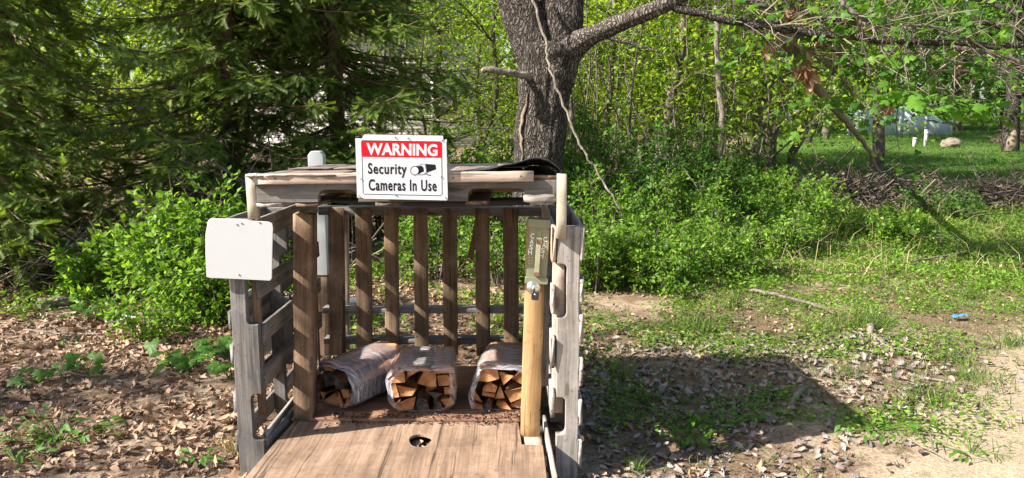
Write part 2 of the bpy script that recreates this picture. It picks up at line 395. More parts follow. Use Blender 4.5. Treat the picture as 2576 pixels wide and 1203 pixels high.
M['litter'] = leafmat('dry_leaf_litter', [(.12, .07, .04), (.25, .155, .095), (.36, .24, .155), (.43, .29, .195), (.29, .19, .12), (.18, .125, .09), (.46, .33, .23)], trans=.12, tcol=(1, .8, .6), rough=.7)
M['litter_shaded'] = leafmat('shade_greyed_leaf_litter', [(.07, .055, .045), (.15, .12, .105), (.23, .195, .17), (.2, .15, .12), (.29, .25, .22), (.27, .19, .13)], trans=.08, tcol=(1, .8, .6), rough=.55, spec=.4)  # greyer copy of the litter, shade painted in where the stand's shadow lies
M['needle'] = leafmat('spruce_needles', [(.055, .095, .02), (.10, .165, .03), (.16, .235, .042), (.11, .18, .038), (.17, .17, .055)], trans=.45, rough=.5)
M['needletip'] = leafmat('spruce_new_growth_lit_tips', [(.16, .25, .03), (.22, .32, .05), (.27, .36, .07)], trans=.45, rough=.5)  # pale new growth, its light tone also standing in for sunlit bough tips
M['needledry'] = leafmat('dry_spruce_twigs', [(.12, .085, .05), (.2, .15, .09), (.09, .07, .045), (.14, .13, .07)], trans=.1)
M['shrub'] = leafmat('bright_shrub_leaves', [(.05, .12, .012), (.085, .18, .016), (.125, .235, .022), (.17, .29, .035), (.22, .33, .05)], trans=.5)
M['shrubdark'] = leafmat('deep_green_shrub_leaves', [(.03, .085, .012), (.05, .125, .018), (.08, .17, .024), (.12, .22, .035)], trans=.5)
M['woods'] = leafmat('spring_woodland_leaves', [(.08, .16, .014), (.13, .23, .018), (.19, .30, .025), (.26, .35, .035), (.32, .38, .05)], trans=.55)
M['maple'] = leafmat('maple_leaves', [(.035, .10, .014), (.06, .15, .018), (.10, .21, .024), (.15, .26, .03)], trans=.5)
M['mapleone'] = leafmat('fresh_maple_leaf', [(.09, .21, .024), (.10, .22, .024)], trans=.5)
M['grass'] = leafmat('grass_blades', [(.04, .085, .014), (.07, .13, .02), (.11, .18, .03), (.2, .22, .06)], trans=.35)
M['lawn'] = leafmat('lawn_blades', [(.04, .09, .014), (.07, .14, .02), (.10, .18, .025)], trans=.35)
M['straw'] = leafmat('dry_straw', [(.36, .27, .13), (.5, .4, .2), (.28, .24, .1)], trans=.2, tcol=(1, .9, .6))
M['plantleaf'] = leafmat('seedling_leaves', [(.07, .17, .022), (.08, .18, .022)], trans=.45)
M['dryleaf'] = leafmat('hanging_dry_leaves', [(.22, .12, .07), (.34, .2, .12), (.42, .27, .17)], trans=.3, tcol=(1.2, .9, .6))
M['chips'] = leafmat('bark_crumbs', [(.09, .055, .045), (.16, .1, .075), (.3, .2, .13), (.07, .045, .04)], trans=0)
def furrowed(k=1.0, name='furrowed_bark'):
    m, N, L, out = newmat(name); tc = N('TexCoord')
    wob = noise(N, L, tc.outputs['Object'], 5, 3); w2 = N('VectorMath', operation='SCALE'); L(wob.outputs['Color'], w2.inputs[0]); w2.inputs['Scale'].default_value = .18
    ad = N('VectorMath', operation='ADD'); L(tc.outputs['Object'], ad.inputs[0]); L(w2.outputs[0], ad.inputs[1])
    mp = N('Mapping'); mp.inputs['Scale'].default_value = (42, 42, 6); L(ad.outputs[0], mp.inputs['Vector'])
    vo = N('TexVoronoi', feature='DISTANCE_TO_EDGE'); vo.inputs['Scale'].default_value = 1; L(mp.outputs[0], vo.inputs['Vector'])
    n = noise(N, L, mp.outputs[0], 2.5, 5, .7)
    h = math_(N, L, 'ADD', math_(N, L, 'MINIMUM', math_(N, L, 'MULTIPLY', vo.outputs['Distance'], 3.0), .8), math_(N, L, 'MULTIPLY', n.outputs['Fac'], .5))
    r = ramp(N, [(p, tuple(v * k for v in c)) for p, c in [(.2, (.017, .014, .0115)), (.55, (.058, .048, .040)), (.95, (.125, .107, .09))]]); L(math_(N, L, 'MULTIPLY', h, .85), r.inputs[0])
    n2 = noise(N, L, tc.outputs['Object'], 2.0, 5, .65); br = ramp(N, [(.52, (0, 0, 0)), (.68, (1, 1, 1))]); L(n2.outputs['Fac'], br.inputs[0])
    col = mixc(N, L, math_(N, L, 'MULTIPLY', br.outputs[0], .35), r.outputs[0], (.10, .095, .075))
    b = N('BsdfPrincipled'); L(col, b.inputs['Base Color']); b.inputs['Roughness'].default_value = .95; b.inputs['Specular IOR Level'].default_value = .1
    bp = N('Bump'); bp.inputs['Strength'].default_value = 1.0; bp.inputs['Distance'].default_value = .02; L(h, bp.inputs['Height']); L(bp.outputs[0], b.inputs['Normal'])
    L(b.outputs[0], out.inputs[0]); return m
M['trunk'] = furrowed(1.15); M['limbbark_lit'] = furrowed(1.9, 'sunlit_furrowed_bark')  # one bark twice: trunk darkened as shaded, limb lightened as sunlit
M['limb'] = barkmat('lighter_limb_bark', (.045, .038, .032), (.12, .102, .086), (.235, .2, .165), 40, 12)
M['sprucebark'] = barkmat('reddish_spruce_bark', (.05, .03, .022), (.14, .085, .06), (.26, .17, .125), 36, 14)
M['thin'] = barkmat('thin_woodland_bark', (.035, .028, .022), (.11, .09, .07), (.24, .2, .165), 30, 10)
M['deadwood'] = barkmat('dead_branch_bark', (.07, .055, .042), (.19, .155, .12), (.36, .31, .25), 50, 16)
M['barewood'] = plain('bare_wood_scar', (.17, .13, .09), .9, vary=.5, vscale=40, bump=.5)
M['twig'] = leafmat('brush_twigs', [(.035, .027, .022), (.07, .054, .043), (.14, .11, .085), (.05, .04, .034)], trans=0)
M['twigpale'] = leafmat('pale_twigs', [(.15, .115, .078), (.25, .2, .14), (.10, .078, .055)], trans=0)

# ------------------------------------------------------------------ ground
def ground():
    def axis(lo, hi, far0, far1, step):
        core = np.arange(lo, hi, step); g = 1.16 ** np.arange(0, 60) * step
        r = hi + np.cumsum(g); r = r[r < far1]; l = lo - np.cumsum(g); l = l[l > far0]
        return np.concatenate([[far0], l[::-1], core, r, [far1]])
    xs = axis(-5, 6, -220, 220, .05); ys = axis(1.6, 9, -60, 420, .05)
    X, Y = np.meshgrid(xs, ys, indexing='ij'); Z = gz(X, Y)
    n, k = X.shape; V = np.stack([X, Y, Z], -1).reshape(-1, 3)
    i, j = np.meshgrid(np.arange(n - 1), np.arange(k - 1), indexing='ij')
    Q = np.stack([i * k + j, (i + 1) * k + j, (i + 1) * k + j + 1, i * k + j + 1], -1).reshape(-1, 4)
    mb = MB(); mb.add(V, None, Q); o = mb.build('ground', M['ground'], smooth=True)
    tag(o, 'woodland floor of bare dirt, moss and lawn', kind='structure')
ground()

# ------------------------------------------------------------------ boards
def board_mesh(L, W, T, seed=0, wear=.0005, bev=.003, chip=0.0):
    """long board along local x, bevelled edges, slightly uneven"""
    g = np.random.default_rng(seed); n = max(4, int(L / .06)); xs = np.linspace(-L / 2, L / 2, n)
    w, t, b = W / 2, T / 2, min(bev, T * .13)
    sec = np.array([[-w + b, -t], [w - b, -t], [w, -t + b], [w, t - b], [w - b, t], [-w + b, t], [-w, t - b], [-w, -t + b]])
    V = np.zeros((n, 8, 3))
    for i, x in enumerate(xs):
        s = sec * (1 + g.normal() * wear * 2) + g.normal(size=2) * wear * [1, .5]
        V[i, :, 1:] = s; V[i, :, 0] = x
    V[0, :, 0] += g.normal(size=8) * chip; V[-1, :, 0] += g.normal(size=8) * chip
    i, j = np.meshgrid(np.arange(n - 1), np.arange(8), indexing='ij'); j2 = (j + 1) % 8
    Q = np.stack([i * 8 + j, (i + 1) * 8 + j, (i + 1) * 8 + j2, i * 8 + j2], -1).reshape(-1, 4)
    T_ = []
    for k in range(1, 7): T_ += [[0, k, k + 1], [(n - 1) * 8, (n - 1) * 8 + k + 1, (n - 1) * 8 + k]]
    mb = MB(); mb.add(V.reshape(-1, 3), T_, Q); return mb.mesh('board')
BSEED = [1]
def board(name, a, b, W, T, nrm, mat, parent, chip=.002, wear=.0005):
    a, b = Vector(a), Vector(b); x = (b - a); L = x.length; x.normalize()
    z = Vector(nrm); z = (z - x * z.dot(x)).normalized(); y = z.cross(x)
    BSEED[0] += 1
    me = board_mesh(L, W, T, BSEED[0], wear, chip=chip)
    me.materials.append(M[mat])
    o = bpy.data.objects.new(name, me); C.objects.link(o); o.parent = parent
    rot = Matrix((x, y, z)).transposed()
    o.matrix_local = Matrix.Translation((a + b) / 2 - pw(parent)) @ rot.to_4x4(); PW[o.name] = (a + b) / 2
    return o
def prism(name, outline, T, origin, ux, uy, mat, parent, bev=.002, holes=(), smooth=False):
    """flat outline (local x, y) given depth T; origin is its corner in the world, ux / uy its directions"""
    bm = bmesh.new(); edges = []
    for loop in [outline] + list(holes):
        vs = [bm.verts.new((p[0], p[1], 0)) for p in loop]
        edges += [bm.edges.new((vs[i], vs[(i + 1) % len(vs)])) for i in range(len(vs))]
    r = bmesh.ops.triangle_fill(bm, use_beauty=True, use_dissolve=False, edges=edges, normal=(0, 0, 1))
    bm.normal_update()
    fs = [f for f in bm.faces]
    for f in fs:
        if f.normal.z < 0: f.normal_flip()
    ext = bmesh.ops.extrude_face_region(bm, geom=fs)
    vs = [v for v in ext['geom'] if isinstance(v, bmesh.types.BMVert)]
    bmesh.ops.translate(bm, vec=(0, 0, T), verts=vs)
    bmesh.ops.recalc_face_normals(bm, faces=bm.faces)
    if bev:
        sharp = [e for e in bm.edges if len(e.link_faces) == 2 and e.calc_face_angle(0) > .6]
        bmesh.ops.bevel(bm, geom=sharp, offset=bev, segments=1, affect='EDGES', clamp_overlap=True)
    me = bpy.data.meshes.new(name); bm.to_mesh(me); bm.free(); me.materials.append(M[mat] if isinstance(mat, str) else mat)
    ux, uy = Vector(ux).normalized(), Vector(uy); uy = (uy - ux * uy.dot(ux)).normalized(); uz = ux.cross(uy)
    o = bpy.data.objects.new(name, me); C.objects.link(o); o.parent = parent
    o.matrix_local = Matrix.Translation(Vector(origin) - pw(parent)) @ Matrix((ux, uy, uz)).transposed().to_4x4(); PW[o.name] = Vector(origin)
    return o
def notched(L, W, notches, r=.02, depth=.036, jag=0.0, seed=0):
    """stringer outline: length along x from 0 to L, width y 0..W, notches cut into the y = W side"""
    p = [(0, 0), (L, 0), (L, W)]
    for a, b in sorted(notches, reverse=True):
        p.append((b, W))
        for k in range(5):
            t = k / 4 * math.pi / 2; p.append((b - r + r * math.cos(t), W - depth + r - r * math.sin(t)))
        for k in range(5):
            t = k / 4 * math.pi / 2; p.append((a + r - r * math.sin(t), W - depth + r - r * math.cos(t)))
        p.append((a, W))
    p.append((0, W)); return p

# ------------------------------------------------------------------ the firewood stand
Y0 = 3.1; YB = 4.16
stand = thing('firewood_stand', 'open roadside stand nailed together from weathered pallets under a shingled roof', 'stand', (-.45, Y0, 0))
FZ = .14                                                        # top of the plywood floor
def zf(py, Y=Y0): return at(1288, py, Y).z
# --- left side pallet: upright stringers, slats running back on both faces
xo, xi = at(578, 900, Y0).x, at(655, 900, Y0).x
lp = part_empty('side_pallet', stand)
tk = .016
zt_l = zf(552)
def stringer(parent, x0, x1, y, zb, zt, notch_dir, mat, notches, thick=.038):
    # notch_dir +1 cuts the +x edge, -1 the -x edge
    W = x1 - x0; L = zt - zb
    out = notched(L, W, [(a - zb, b - zb) for a, b in notches], depth=W * .42)
    if notch_dir > 0: prism('stringer', out, thick, (x0, y, zb), (0, 0, 1), (1, 0, 0), mat, parent)
    else: prism('stringer', out, thick, (x1, y + thick, zb), (0, 0, 1), (-1, 0, 0), mat, parent)
nl = [(zf(818), zf(660)), (zf(1108), zf(992))]
stringer(lp, xo + tk, xi - tk * .2, Y0, .0, zt_l, 1, 'dkgrey', nl)
stringer(lp, xo + tk, xi - tk, Y0 + .50, .05, zt_l - .01, 1, 'dkgrey', [(zf(815), zf(690)), (zf(1120), zf(1010))])
stringer(lp, xo + tk, xi - tk, Y0 + 1.0, .05, zt_l - .02, 1, 'brown', [])
for (a, b), mt in zip([(556, 612), (709, 757), (826, 873), (935, 985), (1097, 1121)], ['dkgrey', 'dkgrey', 'dkgrey', 'dkgrey', 'grey']):
    z0, z1 = zf(b), zf(a); dz = random.uniform(-.006, .006)
    board('slat', (xi - tk / 2, Y0 + .045 + random.uniform(-.01, .01), (z0 + z1) / 2), (xi - tk / 2, YB - .02, (z0 + z1) / 2 + dz), z1 - z0, tk, (1, 0, 0), mt, lp, chip=.006)
for a, b in [(552, 606), (632, 684), (784, 830), (868, 912), (985, 1040), (1090, 1140)]:
    z0, z1 = zf(b), zf(a)
    board('slat', (xo + tk / 2, Y0 + .008, (z0 + z1) / 2), (xo + tk / 2, YB - .02, (z0 + z1) / 2), z1 - z0, tk, (1, 0, 0), 'dkgrey', lp, chip=.005)
# brown upright inside the left pallet's front edge
p = at(640, 700, Y0 + .05); board('cleat', (xi - .022, Y0 + .058, zf(1055)), (xi - .022, Y0 + .058, zf(700)), .03, .03, (0, -1, 0), 'rough', lp)
# --- right side pallet
rp = part_empty('side_pallet', stand); rp['label'] = 'paler grey pallet forming the right side wall'
YR = 3.06
xri, xro = at(1398, 900, YR).x, at(1466, 900, YR).x
def zr(py): return zf(py, YR)
stringer(rp, xri + .004, xro - tk, YR, -.02, zr(570), -1, 'grey', [(zr(800), zr(664)), (zr(1095), zr(1000))])
stringer(rp, xri + .004, xro - tk, YR + .52, .04, zr(560), -1, 'dkgrey', [(zr(800), zr(664))])
stringer(rp, xri + .004, xro - tk, YR + 1.03, .04, zr(560), -1, 'grey', [])
for a, b in [(572, 652), (703, 759), (792, 863), (899, 970), (1005, 1068), (1106, 1177)]:
    z0, z1 = zr(b), zr(a)
    board('slat', (xro - tk / 2, YR - .008, (z0 + z1) / 2), (xro - tk / 2, YR + 1.08, (z0 + z1) / 2), z1 - z0, tk, (1, 0, 0), 'grey', rp, chip=.005)
for (a, b), mt in zip([(570, 661), (722, 790), (850, 925), (985, 1050)], ['tan', 'grey', 'grey', 'grey']):
    z0, z1 = zr(b), zr(a)
    board('slat', (xri - tk / 2 - .004, YR - .002, (z0 + z1) / 2), (xri - tk / 2 - .004, YR + 1.08, (z0 + z1) / 2), z1 - z0, tk, (1, 0, 0), mt, rp, chip=.006)
board('cleat', (xri + .012, YR + .062, zr(1050)), (xri + .012, YR + .062, zr(664)), .05, .022, (0, -1, 0), 'tan', rp)
board('cleat', (xri - .034, YR + .2, zr(1010)), (xri - .034, YR + .2, zr(690)), .03, .03, (0, -1, 0), 'grey', rp)
# --- back pallet: seven upright slats on three rails
bp_ = part_empty('back_pallet', stand)
zb_top, zb_bot = at(1288, 522, YB).z, .2
for px, w, mt in [(846, .088, 'brown'), (914, .088, 'brown'), (984, .078, 'brown'), (1058, .078, 'brown'), (1131, .08, 'brown'), (1213, .078, 'brown'), (1284, .084, 'brown')]:
    a = at(px + 3, 860, YB); b = at(px, 535, YB)
    board('slat', (a.x, YB, zb_bot), (b.x, YB, zb_top - .004), w, tk, (0, -1, 0), mt, bp_, chip=.004)
xl, xr = at(800, 530, YB).x, at(1400, 530, YB).x
for py, h in [(532, .045), (784, .03), (861, .03)]:
    z = at(1288, py, YB).z
    board('rail', (xl, YB + .055, z), (xr, YB + .055, z - (.006 if py < 600 else 0)), .088, h, (0, 0, 1), 'dkgrey', bp_)
a, b = at(1203, 545, YB + .03), at(1183, 652, YB + .03)
board('splinter', a + Vector((0, .0, 0)), b, .03, .008, (0, -1, 0), 'brown', bp_, chip=.02).location.y += -.012
mb = MB()
for px in (846, 914, 984, 1058, 1131, 1213, 1284):
    for py in (537, 784, 846):
        for dx in (-10, 11):
            q = at(px + dx, py + random.uniform(-4, 4), YB - tk / 2); tube(mb, [q + Vector((0, -.0015, 0)), q + Vector((0, .002, 0))], [.0042, .0042], 7)
mb.build('nail', M['screw'], bp_)['kind'] = 'stuff'
# back-side slats of the same pallet, few left
for px in (868,):
    a = at(px, 860, YB + .11); b = at(px, 600, YB + .11); board('slat', (a.x, YB + .112, zb_bot), (b.x, YB + .112, zb_top - .05), .05, tk, (0, -1, 0), 'tan', bp_)
# --- posts
def post(p0, p1, W, D, mat, label=None):
    o = board('post', p0, p1, W, D, (0, -1, 0), mat, stand, chip=.003, wear=.0006)
    if label: o['label'] = label
a = at(762, 1060, 3.344); b = at(759, 541, 3.344)
post((a.x, 3.388, FZ), (b.x + .004, 3.388, b.z), .086, .088, 'rough', 'thick rough brown post at the left of the opening')
a = at(1333, 1092, 3.2); b = at(1350, 560, 3.2)
post((a.x, 3.221, FZ - .03), (b.x, 3.221, b.z), .084, .04, 'yellow', 'clean yellow post carrying the cash box')
for (x0, x1, y0, y1, YY, mt) in [(627, 651, 438, 550, Y0 - .02, 'pale'), (1400, 1423, 438, 600, YR - .022, 'pale')]:
    a = at((x0 + x1) / 2, y1, YY); b = at((x0 + x1) / 2, y0, YY)
    board('post', a, (a.x, YY, b.z), (x1 - x0) / FPX * 3.2, .038, (0, -1, 0), mt, stand)['label'] = 'short pale post holding up the roof'
# rear roof posts
for x in (xo + .03, xro - .06):
    board('post', (x, YB - .02, .9), (x, YB - .02, 1.2), .04, .04, (0, -1, 0), 'brown', stand)
# --- roof: a pallet laid flat, shingles and felt on top
roof = part_empty('roof', stand)
RX0, RX1 = at(652, 470, Y0).x, at(1398, 470, Y0).x
RY0, RY1 = Y0 - .04, YB + .0
def zroof(y, x=None):                                           # top of the stringers
    base = zf(457) - (y - RY0) * .022
    return base + (0 if x is None else (x - RX0) * .008)
SW = .082
nt_x = [(at(796, 470, Y0).x - RX0 + .015, at(905, 470, Y0).x - RX0), (at(1178, 470, Y0).x - RX0, at(1322, 470, Y0).x - RX0)]
for y, mt in [(RY0, 'dkgrey'), (RY0 + .5, 'brown'), (RY1 - .04, 'brown')]:
    z = zroof(y); L = RX1 - RX0
    out = [(px, -py) for px, py in notched(L, SW, nt_x if y == RY0 else [], depth=.05, r=.03)]
    prism('stringer', out, .038, (RX0, y + .038, z), (1, 0, .008), (0, 0, 1), mt, roof)
for i, (x, w) in enumerate([(RX0 + .05, .1), (RX0 + .2, .09), (RX0 + .36, .1), (RX0 + .52, .09), (RX0 + .7, .1), (RX0 + .88, .09), (RX0 + 1.03, .1), (RX1 - .055, .1)]):
    zt = zroof(RY0, x) - SW - tk / 2 - .001; ze = zroof(RY1, x) - SW - tk / 2 - .001
    if i in (0, 1, 3, 5, 7): board('slat', (x, RY0 + .002, zt), (x, RY1, ze), w, tk, (0, 0, 1), 'grey' if i in (0, 7) else 'brown', roof, chip=.006)
for k in range(9):
    x = RX0 + .05 + k * (RX1 - RX0 - .1) / 8
    board('deck_board', (x, RY0 + .01, zroof(RY0, x) + tk / 2 + .001), (x, RY1, zroof(RY1, x) + tk / 2 + .001), .125, tk, (0, 0, 1), 'brown', roof)
# broken lower lip at the right and left of the front stringer
a, b = at(1322, 500, RY0 - .012), at(1396, 498, RY0 - .012); board('trim_piece', a, b, .03, .02, (0, -1, 0), 'grey', roof, chip=.01, wear=.004)
# light batten along the front and its grey end block
a, b = at(650, 451, RY0 - .02), at(1342, 443, RY0 - .02)
bt = board('batten', a, b, .041, .019, (0, -1, 0), 'tan', roof, chip=.001); bt['label'] = 'clean light batten along the roof front'
a, b = at(638, 451, RY0 - .012), at(660, 451, RY0 - .012); board('batten_block', (a.x, RY0 - .008, a.z), (at(649.5, 451, RY0 - .02).x, RY0 - .008, a.z), .046, .03, (0, -1, 0), 'grey', roof, chip=.003)
for px, py in ((692, 449), (1140, 448), (1310, 443), (900, 449)):
    q = at(px, py, RY0 - .031); mb = MB(); tube(mb, [q, q + Vector((0, .006, 0))], [.0035, .0035], 8); mb.build('screw', M['screw'], roof)
# shingles: overlapping tabs in courses, each its own piece
def shingle(x0, x1, y0, y1, z00, lift, seed):
    g = np.random.default_rng(seed); nx, ny = 9, 5
    xs, ys = np.linspace(x0, x1, nx), np.linspace(y0, y1, ny); mb = MB()
    X, Y = np.meshgrid(xs, ys, indexing='ij')
    Z = z00 + (zroof(Y, X) - zroof(RY0, x0)) + lift * np.clip((y1 - Y) / (y1 - y0), 0, 1) + g.normal(size=X.shape) * .0012
    Y = Y + (g.normal(size=X.shape) * .002)
    top = np.stack([X, Y, Z + .005], -1).reshape(-1, 3); bot = np.stack([X, Y, Z], -1).reshape(-1, 3)
    i, j = np.meshgrid(np.arange(nx - 1), np.arange(ny - 1), indexing='ij'); q = np.stack([i * ny + j, (i + 1) * ny + j, (i + 1) * ny + j + 1, i * ny + j + 1], -1).reshape(-1, 4)
    ring = [i_ * ny for i_ in range(nx)] + [(nx - 1) * ny + j_ for j_ in range(1, ny)] + [i_ * ny + ny - 1 for i_ in range(nx - 2, -1, -1)] + [j_ for j_ in range(ny - 2, 0, -1)]
    n = nx * ny; side = [[ring[k], ring[(k + 1) % len(ring)], ring[(k + 1) % len(ring)] + n, ring[k] + n] for k in range(len(ring))]
    mb.add(np.vstack([bot, top]), None, np.vstack([q[:, ::-1], q + n, np.array(side)])); mb.build('shingle', M['shingle'], roof, smooth=False)
SX0 = at(613, 436, RY0 - .03).x
tabs = [SX0, at(670, 437, RY0).x, at(850, 437, RY0).x, at(1010, 437, RY0).x]
zsh = zroof(RY0) + tk + .004
for r_ in range(2):
    y0 = RY0 - .035 + r_ * .56; off = 0 if r_ % 2 == 0 else .14
    ed = ([tabs[0]] + tabs[1:]) if r_ == 0 else [tabs[0] + .01, tabs[1] + off, tabs[2] + off * .7, tabs[3] + .02]
    for k in range(3):
        shingle(ed[k] + .004, ed[k + 1] - .004, y0, y0 + .62, zsh + .0055 * r_, .003 + .002 * (k % 2), 40 + r_ * 7 + k)
# curled felt sheet on the right half: lifts towards its end, then drops
def felt():
    nx, ny = 60, 14; xs = np.linspace(at(1075, 430, RY0).x, at(1416, 430, RY0).x, nx); ys = np.linspace(RY0 - .022, RY1 + .03, ny)
    fx = np.linspace(0, 1, nx)
    prof = np.interp(fx, [0, .2, .46, .66, .82, .89, .97, 1.0], [.012, .012, .03, .06, .085, .075, .03, -.005])
    X, Y = np.meshgrid(xs, ys, indexing='ij'); fall = np.clip(1 - (Y - ys[0]) / .8, .15, 1)
    Z = zroof(Y, X) + tk + .012 + prof[:, None] * fall * .75 + (fbm(X * 14, Y * 9) - .5) * .014
    Y = Y + (fbm(X * 11, Y * 0 + 3) - .5) * .03
    mb = MB(); n = nx * ny
    top = np.stack([X, Y, Z], -1).reshape(-1, 3)
    i, j = np.meshgrid(np.arange(nx - 1), np.arange(ny - 1), indexing='ij'); q = np.stack([i * ny + j, (i + 1) * ny + j, (i + 1) * ny + j + 1, i * ny + j + 1], -1).reshape(-1, 4)
    ring = [i_ * ny for i_ in range(nx)] + [(nx - 1) * ny + j_ for j_ in range(1, ny)] + [i_ * ny + ny - 1 for i_ in range(nx - 2, -1, -1)] + [j_ for j_ in range(ny - 2, 0, -1)]
    side = [[ring[k], ring[(k + 1) % len(ring)], ring[(k + 1) % len(ring)] + n, ring[k] + n] for k in range(len(ring))]
    mb.add(np.vstack([top - [0, 0, .004], top]), None, np.vstack([q[:, ::-1], q + n, side])); o = mb.build('roofing_felt', M['felt'], roof)
    o['label'] = 'black curling felt sheet on the right of the roof'
    # one weathered strip of shingle lying on top of the felt
    for k, (a, b) in enumerate([(1128, 1245), (1248, 1330)]):
        x0, x1 = at(a, 425, RY0).x, at(b, 425, RY0).x
        shingle(x0, x1, RY0 + .1, RY0 + .5, zsh + .02 + .012 * k, .0, 90 + k)
felt()
# black strip sagging below the roof front
def sag():
    nx = 40; x = np.linspace(at(690, 490, 3.3).x, at(1400, 505, 3.3).x, nx); t = np.linspace(0, 1, nx)
    zc = np.interp(t, [0, .25, .6, 1], [at(1288, 492, 3.3).z, at(1288, 506, 3.3).z, at(1288, 512, 3.3).z, at(1288, 506, 3.3).z])
    V = []; hw = np.interp(t, [0, .15, .5, 1], [.002, .006, .013, .012])
    for i in range(nx): V += [(x[i], 3.27, zc[i] + hw[i]), (x[i], 3.27, zc[i] - hw[i]), (x[i], 3.34, zc[i] - hw[i] + .004), (x[i], 3.34, zc[i] + hw[i] + .004)]
    Q = [[i * 4 + a, i * 4 + (a + 1) % 4, (i + 1) * 4 + (a + 1) % 4, (i + 1) * 4 + a] for i in range(nx - 1) for a in range(4)] + [[0, 3, 2, 1], [nx * 4 - 4, nx * 4 - 3, nx * 4 - 2, nx * 4 - 1]]
    mb = MB(); mb.add(V, None, Q); mb.build('felt_strip', M['felt'], roof)
sag()
# --- base pallet and plywood floor
base = part_empty('base_pallet', stand)
bx0, bx1 = -.98, .14
for x in (bx0 + .03, -.42, bx1 - .03):
    board('stringer', (x, 2.8, .065), (x, YB - .05, .065), .088, .038, (1, 0, 0), 'dkgrey', base)
for y in (2.83, 2.98, 3.3, 3.5, 3.75, 3.95, 4.1):
    board('slat', (bx0, y, FZ - .03 + .0), (bx1, y, FZ - .03), .09, tk, (0, 0, 1), 'dkgrey', base)
pl0, pl1 = at(632, 1215, 2.9), at(1374, 1215, 2.9)
xk = at(1305, 1060, 3.2).x; xe = pl1.x
yf, yb = 2.755, 3.36
hx, hy = at(1057, 1108, 3.132).x, 3.132
hole = [(hx + .047 * math.cos(t) * (1 + .12 * math.sin(3 * t)), hy + .070 * math.sin(t) * (1 + .1 * math.cos(2 * t + 1))) for t in np.linspace(0, 2 * math.pi, 18, endpoint=False)]
xl0 = pl0.x - .0; xl1 = at(740, 1055, 3.35).x
xe = .135
outl = [(-1.03, yf), (xe, yf), (xe - .004, 3.085), (xk + .012, 3.092), (xk, yb), (xl1 + .12, yb + .006), (-.995, 3.35), (-1.012, 3.1)]
sheet = prism('floor_sheet', outl, .013, (0, 0, FZ - .013), (1, 0, 0), (0, 1, 0), 'ply', stand, bev=.0015, holes=[hole])
sheet['label'] = 'sunlit tan plywood sheet with a worn hole'
a = prism('floor_sheet', [(xl1 - .01, 3.345), (at(1308, 1040, 3.36).x, 3.33), (at(1308, 1040, 3.36).x, 4.1), (xl1, 4.1)], .012, (0, 0, FZ + .002), (1, 0, 0), (0, 1, 0), 'redply', stand, bev=.001)
a['label'] = 'reddish plywood sheet under the firewood'
# side strip at the right of the floor
a, b = at(1362, 1075, 3.33), at(1385, 1203, 2.95); board('edge_strip', (xe + .03, 2.75, FZ - .02), (xe + .012, 3.36, FZ - .02), .09, .014, (1, 0, 0), 'grey', stand)
board('edge_strip', (at(1318, 1060, 3.2).x, 3.19, FZ - .024), (at(1362, 1060, 3.2).x, 3.19, FZ - .024), .16, .02, (0, 0, 1), 'tan', stand)
board('edge_strip', (-1.055, 3.12, .12), (-1.0, 3.62, .15), .06, .016, (1, 0, 0), 'dkgrey', stand)

# ------------------------------------------------------------------ things on the stand
def rrect(w, h, r, n=5):
    p = []
    for cx, cy, a0 in ((w - r, r, -90), (w - r, h - r, 0), (r, h - r, 90), (r, r, 180)):
        for k in range(n): a = R(a0 + 90 * k / (n - 1)); p.append((cx + r * math.cos(a), cy + r * math.sin(a)))
    return p
def text_mesh(name, body, width, height, mat, parent, origin, ux, uy, bold=.0, letter=1.0):
    cu = bpy.data.curves.new(name, 'FONT'); cu.body = body; cu.size = 1; cu.offset = bold; cu.extrude = .0; cu.space_character = letter; cu.resolution_u = 3
    to = bpy.data.objects.new('tmp', cu); C.objects.link(to); bpy.context.view_layer.update()
    me = bpy.data.meshes.new_from_object(to.evaluated_get(bpy.context.evaluated_depsgraph_get())); bpy.data.objects.remove(to); bpy.data.curves.remove(cu)
    co = np.zeros(len(me.vertices) * 3, np.float32); me.vertices.foreach_get('co', co); co = co.reshape(-1, 3)
    lo, hi = co.min(0), co.max(0); co[:, 0] = (co[:, 0] - lo[0]) / (hi[0] - lo[0]) * width; co[:, 1] = (co[:, 1] - lo[1]) / (hi[1] - lo[1]) * height
    co[:, 2] = 0; me.vertices.foreach_set('co', co.ravel()); me.update(); me.materials.clear(); me.materials.append(M[mat]); me.name = name
    o = bpy.data.objects.new(name, me); C.objects.link(o); o.parent = parent
    ux, uy = Vector(ux).normalized(), Vector(uy); uy = (uy - ux * uy.dot(ux)).normalized()
    o.matrix_local = Matrix.Translation(Vector(origin) - pw(parent)) @ Matrix((ux, uy, ux.cross(uy))).transposed().to_4x4(); PW[o.name] = Vector(origin)
    return o
